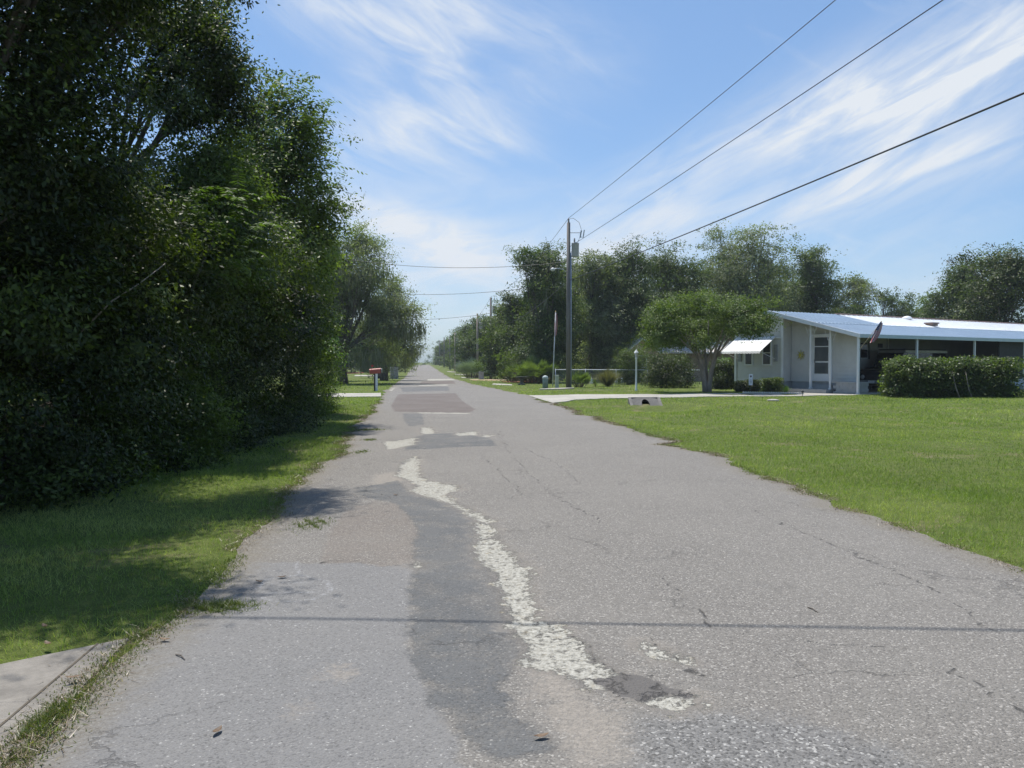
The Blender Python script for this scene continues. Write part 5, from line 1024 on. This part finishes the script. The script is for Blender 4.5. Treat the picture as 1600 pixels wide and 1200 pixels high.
mb = MB(); mb.box(-.02, .13, -.06, .06, -.1, .94); mb.build('post', WHITE, r0); mb = MB(); mb.box(-.12, -.021, -.06, .06, -.1, .94); mb.build('black_board', BLACK, r0)
mb = MB(); mb.box(-.3, -.28, -.17, -.15, 1.1, 1.32); mb.box(-.3, -.16, -.17, -.15, 1.32, 1.42); mb.build('signal_flag', mat('flag_red', (.5, .05, .04), .5), r0)
# stone pillar mailbox
p = gnd(616, 592); r0 = empty('stone_mailbox', p, .2, 'grey stone pillar with a dark mailbox set into its top', 'mailbox', 'mailboxes along the left verge'); s_ = p[1] / F
STONE = mat('rough_stone', (.34, .33, .31), .9, .35, 5, .8, 12); mb = MB(); rr = random.Random(2); hh = 19 * s_; wq = 6.2 * s_
for k in range(6):
    for q in range(3): a = -wq + q * wq * 2 / 3; mb.box(a + rr.uniform(0, .02), a + wq * 2 / 3 - .015, -wq + rr.uniform(-.04, .04), wq + rr.uniform(-.04, .04), hh * k / 6, hh * (k + 1) / 6 - .015)
mb.box(-wq + .02, wq - .02, -wq + .06, wq - .06, -.1, hh); mb.build('pillar', STONE, r0)
mb = MB(); mb.box(-wq * .9, wq * .9, -wq, wq, hh, hh + 6 * s_); mb.prism([(-wq, hh + 6 * s_), (wq, hh + 6 * s_), (wq * .5, hh + 9 * s_), (-wq * .5, hh + 9 * s_)], 1, -wq, wq); mb.build('mail_housing', mat('dark_wood', (.07, .06, .05), .8, .3, 5), r0)
mb = MB(); mb.box(-wq * .5, wq * .5, -wq - .02, -wq - .003, hh + 1.0 * s_, hh + 4.5 * s_); mb.build('mail_door', IRON, r0); mb = MB(); mb.lathe([(wq * .4, 0), (wq * .4, .05), (wq * .2, .1), (0, .12)], (0, 0, hh + 9 * s_), 10); mb.build('capstone', STONE, r0)
for u, v, col_, lab in ((633, 583, (.03, .03, .03), 'dark mailbox on a thin post beyond the stone pillar'), (642, 578.5, (.75, .75, .73), 'white mailbox farthest along the left verge')):
    p = gnd(u, v); s_ = 1.15; r0 = empty('mailbox', p, .2, lab, 'mailbox', 'mailboxes along the left verge'); mb = MB(); mb.box(-.07, .07, -.07, .07, -.1, 1.0); mb.build('post', BLACK if v > 580 else WHITE, r0)
    mb = MB(); mb.prism([(q * 1.8, z * 1.7) for q, z in prof], 0, -.5, .45); mb.build('box', mat('mailbox_paint', col_, .5), r0, loc=(0, 0, 1.0))
# telecom pedestals
p = at(852, 607, 50.0); r0 = empty('utility_pedestal', (p[0], p[1], gz(p[0], p[1])), .1, 'grey-green round-topped utility pedestal left of the pole', 'pedestal', 'utility pedestals')
mb = MB(); mb.lathe([(.17, -.05), (.17, .62), (.165, .64)], n=14); mb.build('body', mat('grey_green', (.20, .26, .25), .5), r0, True); mb = MB(); mb.lathe([(.185, .62), (.185, .70), (.14, .80), (0, .84)], n=14); mb.build('cap', mat('pale_green', (.38, .44, .42), .5), r0, True)
p = at(870, 606, 50.8); r0 = empty('utility_pedestal', (p[0], p[1], gz(p[0], p[1])), .1, 'narrow beige square utility pedestal beside the flagpole', 'pedestal', 'utility pedestals')
mb = MB(); mb.box(-.11, .11, -.09, .09, -.05, .80); mb.build('body', mat('beige_box', (.45, .47, .36), .5), r0, bevel=.01); mb = MB(); mb.box(-.12, .12, -.10, .10, .80, .84); mb.build('cap', mat('beige_cap', (.5, .52, .42), .5), r0, bevel=.01)
p = at(760, 588, 98); mb = MB(); mb.box(-.3, .3, -.25, .25, -.05, .9); tag(mb.build('meter_box', XFMR, loc=(p[0] - .6, p[1], gz(p[0], p[1])), bevel=.03), 'pale box at the foot of the second utility pole', 'utility box')
slab('concrete_strip', ccw(np.array([gnd(843, 609.2)[:2], gnd(897, 608.2)[:2], gnd(897, 607.4)[:2], gnd(845, 608)[:2]])), DRIVE_MAT, .05, 3)
# bird bath
p = at(815, 596, 62); r0 = empty('bird_bath', (p[0], p[1], gz(p[0], p[1])), 0, 'dark bird bath standing on the red mulch in front of the palmetto', 'bird bath'); MB().lathe([(.28, 0), (.26, .08), (.12, .14), (.10, .42), (.16, .46)], n=16).build('pedestal', CONC_DK, r0, True); MB().lathe([(.16, .46), (.48, .56), (.52, .62), (.46, .61), (.1, .54), (0, .53)], n=20).build('basin', IRON, r0, True)
# culvert end
cx_, cy_ = 5.05, 31.6; r0 = empty('culvert_headwall', (cx_, cy_, 0.15), 0, 'sloped concrete culvert end with a dark round pipe mouth in the lawn', 'culvert')
mb = MB(); n = 20; cz, rr_ = -.17, .19
A_ = lambda z: -(.05 - z) * 3.4 / 1.0 * .75     # slope of the slab: y for a given z
outer = []
for k in range(n): a = 2 * math.pi * k / n; outer.append((math.cos(a), math.sin(a)))
rect = []
for ca, sa in outer:
    k = min(.62 / abs(ca) if abs(ca) > 1e-6 else 9, .24 / abs(sa) if abs(sa) > 1e-6 else 9); rect.append((ca * k, cz + sa * k))
circ = [(ca * rr_, cz + sa * rr_) for ca, sa in outer]
vs = [(x, A_(z), z) for x, z in rect] + [(x, A_(z), z) for x, z in circ]
mb.add(vs, [(i, (i + 1) % n, n + (i + 1) % n, n + i) for i in range(n)]); mb.build('face_slab', CONC_DK, r0)
mb = MB(); vs = [(x, A_(z) - .004, z) for x, z in circ] + [(x, 1.6, z) for x, z in circ]; mb.add(vs, [(i, n + i, n + (i + 1) % n, (i + 1) % n) for i in range(n)] + [tuple(range(n, 2 * n))]); mb.build('pipe', mat('pipe_inside', (.05, .048, .045), .9), r0, True)
mb = MB(); mb.prism([(A_(.08), .08), (A_(.08) + .14, .09), (A_(.08) + .14, -.05), (A_(.08), .0)], 0, -.74, .74)
for sg in (-1, 1): mb.add([(sg * .62, A_(.07), .075), (sg * .76, A_(.07), .085), (sg * .76, A_(-.44), -.40), (sg * .62, A_(-.44), -.43), (sg * .62, A_(.07) + .1, -.1), (sg * .76, A_(.07) + .1, -.1), (sg * .76, A_(-.44) + .1, -.6), (sg * .62, A_(-.44) + .1, -.6)], [(0, 1, 2, 3) if sg < 0 else (3, 2, 1, 0), (0, 3, 7, 4), (1, 5, 6, 2), (3, 2, 6, 7)])
r0.scale = (.8, .8, 1.0); mb.build('kerb', mat('culvert_kerb', (.15, .142, .13), .95, .3, 4), r0)

# ------------------------------------------------------------------ small litter on the road
LITTER = [(845, 1161, 'curled brown dead leaf near the bottom of the frame on the dark strip'), (618, 777, 'reddish dead leaf on the dark strip below the pale sand'), (405, 915, 'dead leaf beside the faint chalk ring'), (440, 908, 'dead leaf inside the faint chalk ring'), (258, 1007, 'brown dead leaf lying left of the cable shadow'), (340, 1152, 'crumbled dead leaves at the bottom left of the road'), (75, 1018, 'brown dead leaf at the grass edge by the apron'), (115, 1072, 'dead leaf on the concrete apron joint'), (70, 990, 'dead leaf in the sunlit verge grass')]
for k, (u, v, lab) in enumerate(LITTER):
    p = gnd(u, v); r_ = np.random.RandomState(k); s = .035; a = r_.uniform(0, 6.28); ca, sa = math.cos(a), math.sin(a); V = []; nn = 7
    for i in range(nn):
        q = i / (nn - 1); w = math.sin(math.pi * min(1, .06 + q * .94)) * .42
        for j in (-1, 0, 1): lx, ly, lz = (q - .5) * 2 * s, j * w * s, .008 + .35 * s * abs(j) * w + .3 * s * (q - .5) ** 2 * 4; V.append((lx * ca - ly * sa, lx * sa + ly * ca, lz))
    idx = [(i * 3 + j, i * 3 + j + 1, (i + 1) * 3 + j + 1, (i + 1) * 3 + j) for i in range(nn - 1) for j in range(2)]
    tag(link('fallen_leaf', np_mesh('fallen_leaf', np.array(V), 4, [('tint', 'FACE', r_.uniform(0, 1, len(idx)))], True, np.array(idx)), L_BROWN, loc=(p[0], p[1], .02 if u > 250 else .035)), lab, 'leaf', 'fallen leaves')
for u, v, du, lab in ((275, 1030, 14, 'thin dark twig lying on the asphalt near the apron'), (1262, 955, 16, 'small curved twig lying on the right lane')):
    a, c_ = gnd(u, v), gnd(u + du, v + 8); tag(MB().tube([(0, 0, 0), tuple((c_ - a) * .5 + np.array([0, .01, .006])), tuple(c_ - a)], [.004, .004, .002], 5).build('twig', BARK, loc=(a[0], a[1], a[2] + .025)), lab, 'twig')

# ------------------------------------------------------------------ the humid air
hz = MB().box(-560, 560, -70, 560, -5.0, 60); ho = hz.build('haze', None); m = bpy.data.materials.new('air'); m.use_nodes = True; m.node_tree.nodes.remove(m.node_tree.nodes['Principled BSDF'])
t = NT(m.node_tree); pv = t.n('ShaderNodeVolumePrincipled'); pv.inputs['Color'].default_value = (.80, .88, 1.0, 1); pv.inputs['Density'].default_value = .00032; pv.inputs['Anisotropy'].default_value = .2
m.node_tree.links.new(pv.outputs[0], m.node_tree.nodes['Material Output'].inputs['Volume']); ho.data.materials.append(m); tag(ho, 'thin humid haze over the road', 'haze', kind='stuff')
scn.cycles.volume_bounces = 0
